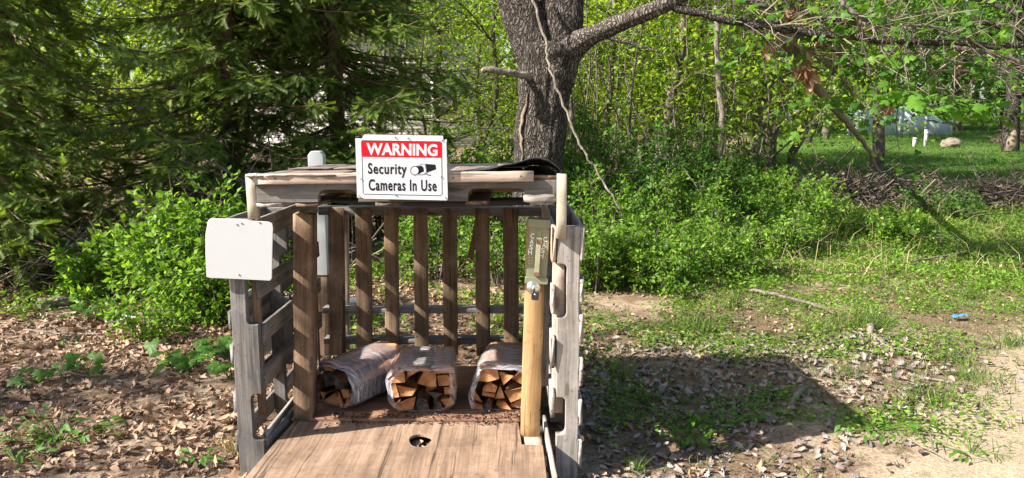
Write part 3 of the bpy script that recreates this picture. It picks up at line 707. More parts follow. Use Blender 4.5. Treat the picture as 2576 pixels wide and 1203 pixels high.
# --- warning sign. plate coordinates come from a 1719 x 1203 px look at it
YS = RY0 - .045
s0 = at((1380 + 1560 / 4.2975) * .644, (520 + 1100 / 4.2975) * .644, YS)
sg = thing('warning_sign', 'white metal sign reading WARNING Security Cameras In Use with a red band', 'sign', at(1010, 503, YS))
def S(x, y, d=0.0):                                               # pixel of that look -> point on the plate, d in front
    return at((1380 + x / 4.2975) * .644, (520 + y / 4.2975) * .644, YS) + Vector((0, -d, 0))
def splate(name, pts, d, T, mat, parent, bev=.0):
    o3 = [S(x, y, d) for x, y in pts]; og = o3[0]
    return prism(name, [((q - og).x, (q - og).z) for q in o3][::1], T, og, (1, 0, 0), (0, 0, 1), mat, parent, bev=bev)
splate('backing_plate', [(65, 1085), (35, 85), (190, 95), (1500, 110), (1570, 105), (1588, 1100)], 0, .0015, 'plate', sg)
splate('face_plate', [(170, 1098), (130, 120), (185, 22), (700, 32), (1505, 45), (1515, 130), (1560, 130), (1588, 1115), (1570, 1128), (900, 1115)], .003, .0015, 'plate', sg)
# lip at the lower left
splate('red_band', [(155, 398), (140, 150), (150, 128), (1462, 148), (1478, 172), (1482, 415)], .0047, .0003, 'red', sg)
def stroke(name, pts, wd, mat, parent, d, closed=False):
    mb = MB(); P_ = [np.array(S(x, y, d)) for x, y in pts]; n = len(P_)
    V, Q = [], []
    for i in range(n):
        a, b = P_[(i - 1) % n] if (i or closed) else P_[i], P_[(i + 1) % n] if (i < n - 1 or closed) else P_[i]
        t = unit(b - a); nn = np.array([-t[2], 0, t[0]]) * wd / 2; V += [P_[i] + nn, P_[i] - nn]
    for i in range(n if closed else n - 1): k = (i + 1) % n; Q.append([2 * i, 2 * i + 1, 2 * k + 1, 2 * k])
    mb.add(V, None, Q); return mb.build(name, M[mat], parent)
stroke('border', [(150, 125), (1470, 145), (1483, 165), (1492, 1030), (1475, 1048), (190, 1022), (168, 1005), (140, 150)], .0022, 'ink', sg, .0054, True)
def stext(name, body, x0, y0, x1, y1, x2, y2, bold, mat, d=.0055, letter=1.0):
    """lower left, lower right, upper left corners in that look"""
    a, b, c = S(x0, y0, d), S(x1, y1, d), S(x2, y2, d)
    return text_mesh(name, body, (b - a).length, (c - a).length, mat, sg, a, b - a, c - a, bold, letter)
stext('lettering', 'WARNING', 225, 368, 1415, 388, 218, 165, .035, 'plate', letter=1.02)
stext('lettering', 'Security', 250, 740, 900, 750, 245, 498, .022, 'ink', letter=1.12)
stext('lettering', 'Cameras In Use', 262, 965, 1400, 978, 255, 768, .022, 'ink', letter=1.12)
stext('fine_print', 'PHOTO VIDEO', 235, 1062, 540, 1066, 235, 1048, .0, 'grime'); stext('fine_print', 'SIGN', 1370, 1085, 1445, 1086, 1370, 1070, 0, 'grime')
# camera emblem: lens ring, barrel, housing, bracket
ring = [(1035 + 70 * math.cos(t), 630 + 72 * math.sin(t)) for t in np.linspace(0, 2 * math.pi, 24, endpoint=False)]
lens = [(1035 + 62 * math.cos(t), 630 + 64 * math.sin(t)) for t in np.linspace(0, -2 * math.pi, 24, endpoint=False)]
splate('emblem', [(1090, 690), (1190, 640), (1180, 580), (1150, 550), (1085, 555), (1060, 565)][::-1], .0048, .0003, 'ink', sg)
splate('emblem', [(1235, 665), (1395, 605), (1380, 528), (1220, 517)][::1], .0048, .0003, 'ink', sg)
splate('emblem', lens[::-1], .0053, .0003, 'plate', sg)
stroke('emblem', ring, .0026, 'ink', sg, .0062, True)
stroke('emblem', [(1050, 560), (1150, 520), (1215, 517), (1245, 660), (1190, 695), (1095, 700)], .002, 'ink', sg, .0058)
stroke('emblem', [(1205, 530), (1232, 650), (1185, 688)], .0016, 'ink', sg, .0060); stroke('emblem', [(1220, 680), (1260, 703), (1305, 703)], .003, 'ink', sg, .0058)
for x, y in ((710, 75), (922, 85), (135, 772), (1480, 735), (95, 1055), (1550, 1085), (1495, 125), (718, 1042)):
    q = S(x, y, .0085); mb = MB(); tube(mb, [q, q + Vector((0, .005, 0))], [.0026, .0026], 8); mb.build('screw', M['screw'], sg)
# --- blank white panel
YP = Y0 - .03
def Pn(px, py): return at(px, py, YP)
cor = [(521, 697), (518, 640), (518, 590), (524, 556), (531, 549), (600, 551), (678, 558), (686, 562), (688, 572), (686, 640), (685, 700), (680, 706), (600, 702), (530, 699)]
og = Pn(600, 702); wp = thing('blank_sign', 'blank white plastic panel with rounded corners screwed to the front left', 'panel', og)
prism('board', [((Pn(x, y) - og).x, (Pn(x, y) - og).z) for x, y in cor], .006, og, (1, 0, 0), (0, 0, 1), 'white', wp, bev=.0015)
for x, y in ((610, 562), (598, 565), (655, 560), (603, 691)):
    q = Pn(x, y) + Vector((0, -.0085, 0)); mb = MB(); tube(mb, [q, q + Vector((0, .004, 0))], [.003, .003], 8); mb.build('screw', M['screw'], wp)
# white sheet seen between the left slats
a, b = at(655, 935, Y0 + .42), at(655, 690, Y0 + .42)
o = board_mesh(.42, .36, .004, 5); o.materials.append(M['white'])
ws = bpy.data.objects.new('white_sheet', o); C.objects.link(ws); ws.location = (xo - .006, Y0 + .42, .56); ws.rotation_euler = (R(90), R(0), R(90))
tag(ws, 'white sheet fixed to the outside of the left slatted wall', 'sheet')
# --- cash box
YC = 3.15
def K(x, y): return at((2000 + x / 3.1667) * .644, (820 + y / 3.1667) * .644, YC)
cb = thing('cash_box', 'olive green metal ammunition box marked CASH bolted on the yellow post', 'box', K(300, 920))
tl, tr, bl, br = K(205, 110), K(480, 125), K(168, 905), K(430, 920)
ux = (br - bl).normalized(); uy = ((tl + tr) / 2 - (bl + br) / 2).normalized(); bw = .111; bh = (tl - bl).length
def face(name, u0, v0, u1, v1, dep, T, mat, bev=.002, r=None):
    """rectangle on the box front, u from left, v up, in metres; its back face sits dep in front of the plane"""
    og = bl + ux * u0 + uy * v0
    n = ux.cross(uy)
    return prism(name, rrect(u1 - u0, v1 - v0, r or .002, 3), T, og + n * dep, ux, uy, mat, cb, bev=bev)
bw = (br - bl).length
face('body', 0.002, .02, bw - .002, bh - .03, -.055, .055, 'olive', r=.006)
face('lid', -.003, bh - .034, bw + .003, bh, -.058, .066, 'olive', r=.005)
face('bottom_rim', -.003, .0, bw + .003, .026, -.055, .063, 'olive', r=.004)
face('bottom_rim', .003, .024, bw - .003, .031, -.05, .0525, 'olive')
face('latch_plate', bw * .40, bh * .66, bw * .62, bh * .83, 0.0005, .004, 'olive')
face('latch_hook', bw * .40, bh * .60, bw * .64, bh * .72, .0046, .003, 'olivelight')
face('latch_slot', bw * .44, bh * .61, bw * .60, bh * .70, .0078, .0008, 'rust')
face('latch_lever', bw * .38, bh * .17, bw * .60, bh * .61, .005, .009, 'olivelight')
face('latch_foot', bw * .34, bh * .13, bw * .62, bh * .19, .0046, .016, 'rust')
for k, ch in enumerate('CASH'):
    for col_, dx in ((.09, -.002), (.70, .004)):
        v = bh * (.70 - .085 * k) - (.012 if col_ > .5 else 0); n = ux.cross(uy)
        og = bl + ux * (bw * col_ - (.002 * k if col_ < .5 else .004 * k) + .002) + uy * v + n * .0012
        text_mesh('lettering', ch, .016, .021, 'chalk', cb, og, ux + uy * random.uniform(-.08, .08), uy, .012)
for k in range(3):
    for j in range(2):
        face('paint_mark', bw * (.06 + .13 * j), bh * (.30 + .045 * k), bw * (.14 + .13 * j), bh * (.325 + .045 * k), .0006, .0004, 'brass', bev=0)
q = K(350, 100); mb = MB(); tube(mb, [q + Vector((0, -.004, -.004)), q + Vector((0, -.004, .006))], [.006, .005], 8); mb.build('lid_knob', M['black'], cb)
# hasp and padlock
pk = thing('padlock', 'small black padlock hanging on a round steel hasp below the cash box', 'padlock', K(280, 1090))
c0 = K(262, 990) + Vector((0, -.012, 0)); mb = MB(); tube(mb, [c0 + Vector((0, .01, .012)), c0 + Vector((.002, 0, .012))], [.030, .028], 28); mb.build('hasp_disc', M['steel'], pk, smooth=False)
qc = K(285, 1035); 
og = K(235, 1092) + Vector((0, -.02, 0)); prism('lock_body', rrect(.031, .034, .006, 4), .016, og + Vector((0, 0, 0)), ux, uy, 'black', pk, bev=.002)
pts = [qc + Vector((-.010, -.028, .012))] + [qc + Vector((.010 * math.cos(a), -.028, .026 + .010 * math.sin(a))) for a in np.linspace(math.pi, 0, 9)] + [qc + Vector((.010, -.028, .012))]
mb = MB(); tube(mb, [np.array(p) for p in pts], [.0028] * len(pts), 8); mb.build('shackle', M['steel'], pk, smooth=True)
mb = MB(); q = K(282, 1025) + Vector((0, -.0375, 0)); tube(mb, [q, q + Vector((0, .002, 0))], [.004, .004], 10); mb.build('keyhole', M['steel'], pk)

# ------------------------------------------------------------------ firewood bundles
def hull2(pts):
    pts = sorted(set(map(tuple, pts)))
    def half(ps):
        h = []
        for q in ps:
            while len(h) > 1 and (h[-1][0] - h[-2][0]) * (q[1] - h[-2][1]) - (h[-1][1] - h[-2][1]) * (q[0] - h[-2][0]) <= 0: h.pop()
            h.append(q)
        return h
    a, b = half(pts), half(pts[::-1]); return a[:-1] + b[:-1]
def resample(poly, n):
    P_ = np.array(poly + [poly[0]]); d = np.r_[0, np.cumsum(np.linalg.norm(np.diff(P_, axis=0), axis=1))]
    s = np.linspace(0, d[-1], n, endpoint=False); return np.column_stack([np.interp(s, d, P_[:, 0]), np.interp(s, d, P_[:, 1])])
def bundle(label, cx, yb_, scale, polys, base, yaw, length, barks, seed):
    g = np.random.default_rng(seed)
    t = thing('firewood_bundle', label, 'firewood', base, 'firewood bundles wrapped in film')
    t.rotation_euler.z = yaw
    allp = []
    for k, poly in enumerate(polys):
        P_ = np.array([((x - cx) / scale, (yb_ - y) / scale) for x, y in poly]); allp += [tuple(q) for q in P_]
        ctr = P_.mean(0); n = len(P_); y0 = g.uniform(-.02, .015); L = length * g.uniform(.93, 1.03); ns = 6
        V = []; 
        for s in np.linspace(0, 1, ns):
            sc = .965 + .02 * math.sin(3 * s + k) ; j = g.normal(size=P_.shape) * .0025
            q = ctr + (P_ - ctr) * sc + j; V += [(a, y0 + L * s + g.normal() * .002 + (g.normal() * .004 if s in (0, 1) else 0), b) for a, b in q]
        V += [(ctr[0], y0 - .002, ctr[1]), (ctr[0], y0 + L, ctr[1])]
        Q = [[s * n + i, (s + 1) * n + i, (s + 1) * n + (i + 1) % n, s * n + (i + 1) % n] for s in range(ns - 1) for i in range(n)]
        T_ = [[(i + 1) % n, i, ns * n] for i in range(n)] + [[(ns - 1) * n + i, (ns - 1) * n + (i + 1) % n, ns * n + 1] for i in range(n)]
        mb = MB(); mb.add(V, [x[::-1] for x in T_], [x[::-1] for x in Q]); me = mb.mesh('log'); me.materials.append(M['split']); me.materials.append(M['bark'])
        if k in barks:                                            # bark on the outer faces of some splits
            bi = g.integers(0, n, size=2)
            for s in range(ns - 1):
                for i in bi: me.polygons[len(T_) + s * n + int(i)].material_index = 1
            if barks[k]:
                for f in range(n): me.polygons[f].material_index = 1
        link('log', me, None, t)
    h = resample(hull2(allp), 44); c = h.mean(0); V = []; ns = 18
    prof = np.interp(np.linspace(0, 1, ns), [0, .04, .12, .8, .93, 1], [.84, 1.0, 1.05, 1.04, .95, .75])
    for s in range(ns):
        f = s / (ns - 1); y = -.03 + f * (length + .05)
        q = c + (h - c) * prof[s] * (1 + (fbm(h[:, 0] * 28 + seed, h[:, 1] * 28, f * 6.)[:, None] - .5) * .09)
        q[:, 1] = np.maximum(q[:, 1], -.003); V += [(a, y + g.normal() * .002, b) for a, b in q]
    n = 44; Q = [[s * n + i, s * n + (i + 1) % n, (s + 1) * n + (i + 1) % n, (s + 1) * n + i] for s in range(ns - 1) for i in range(n)]
    mb = MB(); mb.add(V, None, Q); link('film_wrap', mb.mesh('film_wrap', True), M['wrap'], t)
    return t
mid = [[(870, 385), (900, 420), (1030, 420), (1015, 310), (960, 305)], [(1030, 312), (1040, 385), (1130, 345)], [(1110, 445), (1220, 492), (1268, 488), (1270, 350), (1170, 340)],
       [(1275, 372), (1290, 462), (1430, 450), (1430, 360)], [(865, 420), (890, 585), (970, 550), (930, 430)], [(940, 440), (975, 555), (1070, 540), (1110, 482)],
       [(1180, 505), (1260, 565), (1330, 530)], [(1320, 470), (1350, 535), (1420, 540), (1430, 460)], [(930, 610), (955, 660), (1085, 655), (1095, 550)],
       [(1095, 610), (1085, 680), (1140, 690), (1230, 685), (1200, 590), (1120, 540)], [(1310, 570), (1350, 650), (1420, 620), (1410, 545)], [(1240, 600), (1250, 680), (1340, 680), (1300, 590)],
       [(950, 300), (1030, 300), (1160, 325), (1240, 345), (1235, 295), (1000, 280)], [(1255, 345), (1425, 345), (1410, 292), (1245, 290)], [(880, 590), (930, 600), (985, 560), (960, 640), (920, 640)]]
rgt = [[(1540, 520), (1550, 560), (1655, 592), (1570, 440)], [(1555, 572), (1560, 635), (1670, 640), (1660, 597)], [(1650, 480), (1765, 500), (1780, 440), (1720, 410), (1655, 450)],
       [(1645, 500), (1650, 522), (1755, 542), (1760, 508)], [(1760, 545), (1850, 545), (1800, 420)], [(1842, 470), (1900, 570), (1985, 525), (2040, 430), (1985, 430)],
       [(1770, 575), (1800, 622), (1900, 622), (1840, 547)], [(1895, 592), (1905, 625), (2060, 640), (2060, 530), (1985, 530)], [(1670, 600), (1680, 632), (1735, 632), (1740, 580), (1700, 545)],
       [(1800, 300), (1840, 410), (1920, 315)], [(1905, 350), (1990, 395), (2060, 390), (2050, 285), (1990, 280)], [(1590, 400), (1700, 410), (1790, 380), (1780, 260), (1625, 250)],
       [(1640, 240), (1800, 290), (1985, 270), (1960, 235), (1680, 230)]]
lft = [[(285, 300), (300, 355), (415, 342), (425, 300)], [(300, 600), (400, 625), (465, 620), (440, 500)], [(400, 530), (480, 640), (520, 605), (450, 500)], [(470, 480), (500, 560), (590, 530), (560, 470)],
       [(520, 630), (590, 600), (620, 500), (575, 520)], [(290, 370), (300, 500), (440, 450), (430, 350)], [(440, 360), (450, 470), (560, 460), (540, 400)], [(295, 510), (310, 600), (360, 520)],
       [(290, 290), (430, 300), (610, 320), (600, 275), (400, 255)], [(560, 400), (620, 500), (660, 560), (680, 400), (630, 335)], [(230, 400), (240, 560), (290, 600), (290, 380)], [(235, 320), (235, 395), (285, 370), (280, 290)]]
bs = 1793
fl = FZ + .016
bundle('middle firewood bundle, orange split logs with pale ends wrapped in clear film', 1150, 690, bs, mid, (at(1062, 1040, 3.42).x, 3.415, fl), R(3), .33, {1: 0, 6: 1, 9: 1, 7: 0, 11: 1}, 3)
bundle('firewood bundle with pale yellow split logs, beside the cash box post', 1790, 640, bs, rgt, (at(1254, 1030, 3.45).x, 3.44, fl), R(-6), .34, {9: 0, 3: 0, 8: 1}, 4)
bundle('firewood bundle with dark blackened logs, beside the thick brown post', 450, 640, bs * .95, lft, (at(848, 1035, 3.45).x, 3.47, fl), R(-29), .40, {0: 0, 5: 1, 6: 1, 7: 0, 9: 1, 10: 1, 11: 1}, 5)
def crumbs():
    n = 800; x = rng.uniform(-.85, .1, n); y = rng.normal(3.35, .03, n); y2 = rng.uniform(2.85, 3.4, n); pick = rng.random(n) < .05; y = np.where(pick, y2, y)
    hole_ = (x - hx) ** 2 + (y - hy) ** 2 * .45 > .055 ** 2; x, y = x[hole_], y[hole_]
    z = np.where(y > 3.335, FZ + .0175, FZ + .003); mb = MB()
    scatter(mb, [[0, 0, 0], [.5, .2, .12], [1, 0, 0], [.5, -.2, .05]], [[0, 1, 2], [0, 2, 3], [0, 3, 1]], np.column_stack([x, y, z]), frames(len(x), np.where(y > 3.28, rng.uniform(.006, .026, len(x)), rng.uniform(.003, .009, len(x))), 2.5))
    tag(mb.build('bark_crumbs', M['chips']), 'loose bark crumbs strewn on the plywood before the bundles', 'crumbs', kind='stuff')
crumbs()

# ------------------------------------------------------------------ far setting: house, fence, small things on the lawn
hs = thing('house', 'pale sided house half hidden behind the woods', 'house', (-4.6, 27, .5))
def box(mb, x0, x1, y0, y1, z0, z1):
    V = [(x, y, z) for x in (x0, x1) for y in (y0, y1) for z in (z0, z1)]
    mb.add(V, None, [[0, 1, 3, 2], [4, 6, 7, 5], [0, 4, 5, 1], [2, 3, 7, 6], [0, 2, 6, 4], [1, 5, 7, 3]])
mb = MB(); nb = 22
for k in range(nb):                                               # lapped courses
    z0 = .3 + k * .2; box(mb, -9.2, -.4, 27 + .012 * 0, 27.2, z0, z0 + .19); box(mb, -9.2, -.4, 26.985, 27, z0, z0 + .03)
mb.build('wall', M['siding'], hs)
mb = MB(); mb.add([(-9.6, 26.5, 4.6), (0, 26.5, 4.6), (0, 30, 6.6), (-9.6, 30, 6.6), (-9.6, 26.5, 4.75), (0, 26.5, 4.75), (0, 30, 6.75), (-9.6, 30, 6.75)], None,
                  [[0, 3, 2, 1], [4, 5, 6, 7], [0, 1, 5, 4], [1, 2, 6, 5], [3, 0, 4, 7], [2, 3, 7, 6]]); mb.build('roof', M['felt'], hs)
for x in (-7.6, -4.9, -2.3):
    mb = MB(); box(mb, x - .5, x + .5, 26.94, 26.99, 1.6, 3.1); w = mb.build('window', M['plate'], hs)
    mb = MB(); box(mb, x - .42, x + .42, 26.925, 26.945, 1.68, 3.02); mb.build('pane', M['glassdark'], w)
fy = 36.0
fn = thing('panel_fence', 'low white panel fence across the far lawn, toned blue-grey for shade', 'fence', (18, fy, float(gz(18, fy))))
fx0, fx1 = at(2135, 320, fy).x, at(2392, 320, fy).x
for k in range(4):
    a, b = fx0 + (fx1 - fx0) * k / 4, fx0 + (fx1 - fx0) * (k + 1) / 4; mb = MB()
    box(mb, a + .04, b - .04, fy - .03, fy + .03, float(gz(a, fy)) - .1, float(gz(a, fy)) + 1.22 - .05 * (k == 3)); mb.build('panel', M['fenceshaded'], fn)
for k in range(5):
    a = fx0 + (fx1 - fx0) * k / 4; mb = MB(); box(mb, a - .06, a + .06, fy - .07, fy + .07, float(gz(a, fy)) - .1, float(gz(a, fy)) + 1.3); mb.build('post', M['fenceshaded'], fn)
for (px, py, h, lab) in ((2330, 343, .62, 'short white marker stake standing on the lawn before the pale fence'), (2303, 333, .35, 'lower white marker stake just left of the taller stake on the lawn')):
    Y = 27.; x = at(px, py, Y).x; z = float(gz(x, Y)); mb = MB(); box(mb, x - .06, x + .06, Y - .03, Y + .03, z - .05, z + h); tag(mb.build('marker_stake', M['siding'], loc=(x, Y, z)), lab, 'stake')
def rock(name, c, r, lab, mat, flat=.7, seed=1):
    bm = bmesh.new(); bmesh.ops.create_icosphere(bm, subdivisions=3, radius=1)
    V = np.array([v.co[:] for v in bm.verts]); d = .75 + .5 * fbm(V[:, 0] * 1.6 + seed, V[:, 1] * 1.6, V[:, 2] * 1.6)
    for v, k in zip(bm.verts, d): v.co = Vector((v.co.x * k * r, v.co.y * k * r, v.co.z * k * r * flat))
    me = bpy.data.meshes.new(name); bm.to_mesh(me); bm.free(); o = link(name, me, M[mat], None, c); tag(o, lab, 'rock'); return o
x = at(2392, 345, 27).x; rock('boulder', (x, 27, float(gz(x, 27)) + .12), .32, 'round grey boulder on the shaded far lawn', 'deadwood', .65)

# white post standing behind the stand
a, b = at(797, 380, 4.75), at(805, 690, 4.75)
wpost = thing('fence_post', 'white painted post with clipped corners standing behind the shingled roof', 'post', (a.x, 4.75, 0))
hw = .047; zt = a.z
prism('post_head', [(-hw, b.z), (hw, b.z), (hw, zt - .025), (hw - .02, zt), (-hw + .02, zt), (-hw, zt - .025)], .07, (a.x, 4.78, 0), (1, 0, 0), (0, 0, 1), 'whitewood', wpost, bev=.003)
board('post_foot', (a.x, 4.75, -.05), (a.x, 4.75, b.z), .085, .066, (0, -1, 0), 'rough', wpost)

# ------------------------------------------------------------------ dry leaves on the ground
def litter(name, xs, ys, sizes, mat, lab, seed, lift=.0):
    g = np.random.default_rng(seed); mb = MB(); n = len(xs)
    shapes = [lobed(OAK, .35, .2, .25, 1), lobed(OAK, -.3, .3, .5, 2), lobed(OAK, .9, -.6, .1, 3), lobed(OVAL, .7, .5, .7, 4), lobed(OAK, .4, .6, .9, 5), lobed(OAK, 1.2, .7, -.5, 6), lobed(OVAL, -.8, .7, .3, 7), lobed(OVAL, 1.4, -.6, 1.0, 8)]
    pick = g.integers(0, len(shapes), n); z = gz(xs, ys)
    for k, (v, t) in enumerate(shapes):
        m = pick == k; nn = m.sum()
        fr = frames(nn, sizes[m], 2.0, spread=.6, g=g)
        low = np.einsum('nij,vj->nvi', fr, v)[:, :, 2].min(1)
        pos = np.column_stack([xs[m], ys[m], z[m] - low * .55 + g.uniform(0, .012, nn) + lift]); scatter(mb, v, t, pos, fr)
    tag(mb.build(name, M[mat]), lab, 'leaf litter', kind='stuff')
def area(n, x0, x1, y0, y1, g, near=1.0):
    u = g.random(n) ** near
    return g.uniform(x0, x1, n), y0 + (y1 - y0) * u
g = np.random.default_rng(21)
x1, y1 = area(16000, -4.6, -1.0, 2.5, 7.2, g, 1.15)
x2, y2 = area(5000, -1.5, .6, 4.2, 8.5, g); x3, y3 = area(2500, -6.5, -2, 6, 9.5, g)
x = np.r_[x1, x2, x3]; y = np.r_[y1, y2, y3]
k = (np.abs(x) < y * .72 + .3); k &= ~((x < -1.4) & (y < 2.95) & (g.random(len(x)) < .75))
k &= ~((x > -1.25) & (x < .35) & (y > 3.0) & (y < 4.3) & (g.random(len(x)) < .7))
k &= (fbm(x * 1.7, y * 1.7) > .36) | (g.random(len(x)) < .4)
x, y = x[k], y[k]
litter('leaf_litter', x, y, g.uniform(.018, .072, len(x)), 'litter', 'tan dry oak leaves carpeting the ground', 3)
x1, y1 = area(9000, .2, 5.2, 2.6, 5.4, g); x2, y2 = area(7500, .2, 7, 4.8, 8.2, g)
x = np.r_[x1, x2]; y = np.r_[y1, y2]; k = (x < y * .74 + .3) & (x - 1.3 - (y - 2.9) * .95 < g.normal(0, .3, len(x)) + .05)
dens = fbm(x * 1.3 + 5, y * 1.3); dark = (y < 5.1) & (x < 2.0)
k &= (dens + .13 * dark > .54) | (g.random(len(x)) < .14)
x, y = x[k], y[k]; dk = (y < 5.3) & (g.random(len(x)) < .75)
litter('leaf_litter', x[dk], y[dk], g.uniform(.018, .068, dk.sum()), 'litter_shaded', 'dry leaves right of the stand, greyed in colour for the shade there', 4)
litter('leaf_litter', x[~dk], y[~dk], g.uniform(.016, .055, (~dk).sum()), 'litter', 'tan dry leaves scattered over the bare ground at the right', 5)
# dead leaves and dirt fallen through the hole in the plywood
n = 60; litter('leaf_litter', hx + g.normal(0, .045, n), hy + g.normal(0, .06, n), g.uniform(.03, .07, n), 'litter', 'dry leaves seen through the hole in the plywood', 6, lift=.085)

# ------------------------------------------------------------------ grass, ground plants
def blades(mb, px, py, h, g, lean=.5, wd=.05):
    n = len(px); d = g.normal(size=(n, 3)) * lean + [0, 0, 1.0]; d = unit(d); side = unit(np.cross(d, g.normal(size=(n, 3)))); droop = unit(g.normal(size=(n, 3)) * [1, 1, 0]) * .35
    b = np.column_stack([px, py, gz(px, py) - .005]); w = (h * wd)[:, None]
    mid = b + d * (h * .6)[:, None]; tip = b + d * h[:, None] + droop * h[:, None] - [0, 0, .08] * h[:, None]
    V = np.stack([b - side * w * .5, b + side * w * .5, mid + side * w * .35, mid - side * w * .35, tip], 1)
    o = (np.arange(n) * 5)[:, None]
    mb.add(V.reshape(-1, 3), np.concatenate([o + [[3, 2, 4]]]), np.concatenate([o + [[0, 1, 2, 3]]]))
def tuft(px, py, h, n, lab, mat='grass', spread=.12, group='grass tufts on the bare ground'):
    Y = gdep(py); x = at(px, py, Y).x; g = np.random.default_rng(int(px + py)); mb = MB()
    blades(mb, x + g.normal(0, spread * .6, n), Y + g.normal(0, spread * .6, n), g.uniform(.4, 1, n) * h, g, .45, .035)
    tag(mb.build('grass_tuft', M[mat], loc=(x, Y, float(gz(x, Y)))), lab, 'grass tuft', group)
for (px, py, h, n, sp, lab) in [
    (1765, 830, .2, 150, .1, 'grass tuft in the sunlit dirt just right of the stand, leaning yellow-green blades'),
    (1838, 775, .22, 110, .08, 'upright grass tuft at the edge of the bright bushes'),
    (2175, 825, .2, 200, .16, 'broad grass tuft above the curved stick'),
    (2065, 835, .17, 120, .12, 'small grass tuft left of the curved stick'),
    (1560, 950, .2, 70, .05, 'thin grass tuft in the shadow close to the stand'),
    (1632, 1010, .13, 110, .06, 'low dark grass tuft among the grey leaves'),
    (2130, 945, .12, 110, .08, 'short grass tuft below the curved stick'),
    (2410, 910, .1, 120, .1, 'flat grass tuft on the bare dirt toward the right edge'),
    (2330, 1010, .17, 190, .14, 'bright sunlit grass tuft beside the sandy track'),
    (2450, 960, .16, 190, .16, 'wide grass tuft at the right edge of the clearing'),
    (2440, 750, .16, 160, .1, 'yellowish grass tuft beyond the blue wrapper'),
    (2540, 860, .16, 130, .1, 'grass tuft cut by the right edge of the view'),
    (1720, 1010, .11, 70, .05, 'tiny grass tuft between the grey leaves and the pale stick'),
    (1600, 1185, .12, 90, .03, 'grass tuft at the bottom edge beside the right pallet')]:
    tuft(px, py, h, n, lab, 'grass', sp)
tuft(598, 1150, .17, 90, 'dry yellow grass tuft against the left pallet foot', 'straw', .05, group=None)
# general sparse grass at the right
mb = MB(); x, y = area(60000, .5, 7, 3.0, 12, g, .8); k = (x < y * .75) & (fbm(x * 1.1 + 2, y * 1.1 + 7) > .42); x, y = x[k], y[k]
blades(mb, x, y, g.uniform(.02, .09, len(x)), g, .6, .06); tag(mb.build('grass', M['grass']), 'short sparse grass growing through the leaves at the right', 'grass', kind='stuff')
mb = MB(); n = 60000; y = 12 + 30 * g.random(n) ** 1.5; x = y * g.uniform(.3, .75, n); 
blades(mb, x, y, g.uniform(.04, .09, n) * (1 + (y - 12) * .02), g, .6, .14); tag(mb.build('lawn_grass', M['lawn']), 'mown lawn grass beyond the brush piles', 'lawn', kind='stuff')
# low leafy ground cover in the clearing
def cover(name, x, y, hmax, size, mat, lab, up=1.2, per=7):
    n = len(x); mb = MB(); xx = np.repeat(x, per) + g.normal(0, .05, n * per); yy = np.repeat(y, per) + g.normal(0, .05, n * per)
    hh = np.repeat(hmax, per) * g.uniform(.1, 1, n * per); sz = g.uniform(size * .5, size * 1.2, n * per)
    scatter(mb, *LEAF2, np.column_stack([xx, yy, gz(xx, yy) + hh]), frames(n * per, sz, up))
    tag(mb.build(name, M[mat]), lab, 'ground cover', kind='stuff')
x, y = area(16000, .6, 10.5, 6.2, 13.5, g, .9); dd = fbm(x * .9, y * .9 + 4); k = (x < y * .74) & (y > 6.5 + .15 * np.abs(x - 2) + (dd - .5) * 2.0) ; x, y = x[k], y[k]
cover('ground_cover', x, y, .04 + .26 * fbm(x * 1.4 + 3, y * 1.4) ** 2.2, .042, 'shrub', 'knee high green plants covering the clearing below the brush piles')
x, y = area(6500, .45, 4.8, 2.9, 7.2, g); k = (x < y * .74) & (fbm(x * 1.6 + 9, y * 1.6) + .05 * (x > 1.3) > .55) & (x - 1.6 - (y - 2.9) * .95 < g.normal(0, .25, len(x))); x, y = x[k], y[k]
cover('ground_cover', x, y, np.full(len(x), .05), .032, 'shrub', 'small weeds scattered over the bare ground at the right', 2.5)
x, y = area(1300, -4.2, .6, 4.4, 7.6, g); k = (np.abs(x) < y * .7) & (fbm(x * 1.5 + 29, y * 1.5) > .5) & ~((x < -1.2) & (y < 5.6)); x, y = x[k], y[k]
cover('ground_cover', x, y, np.full(len(x), .14), .055, 'shrub', 'leafy seedlings growing behind the stand', 1.6)

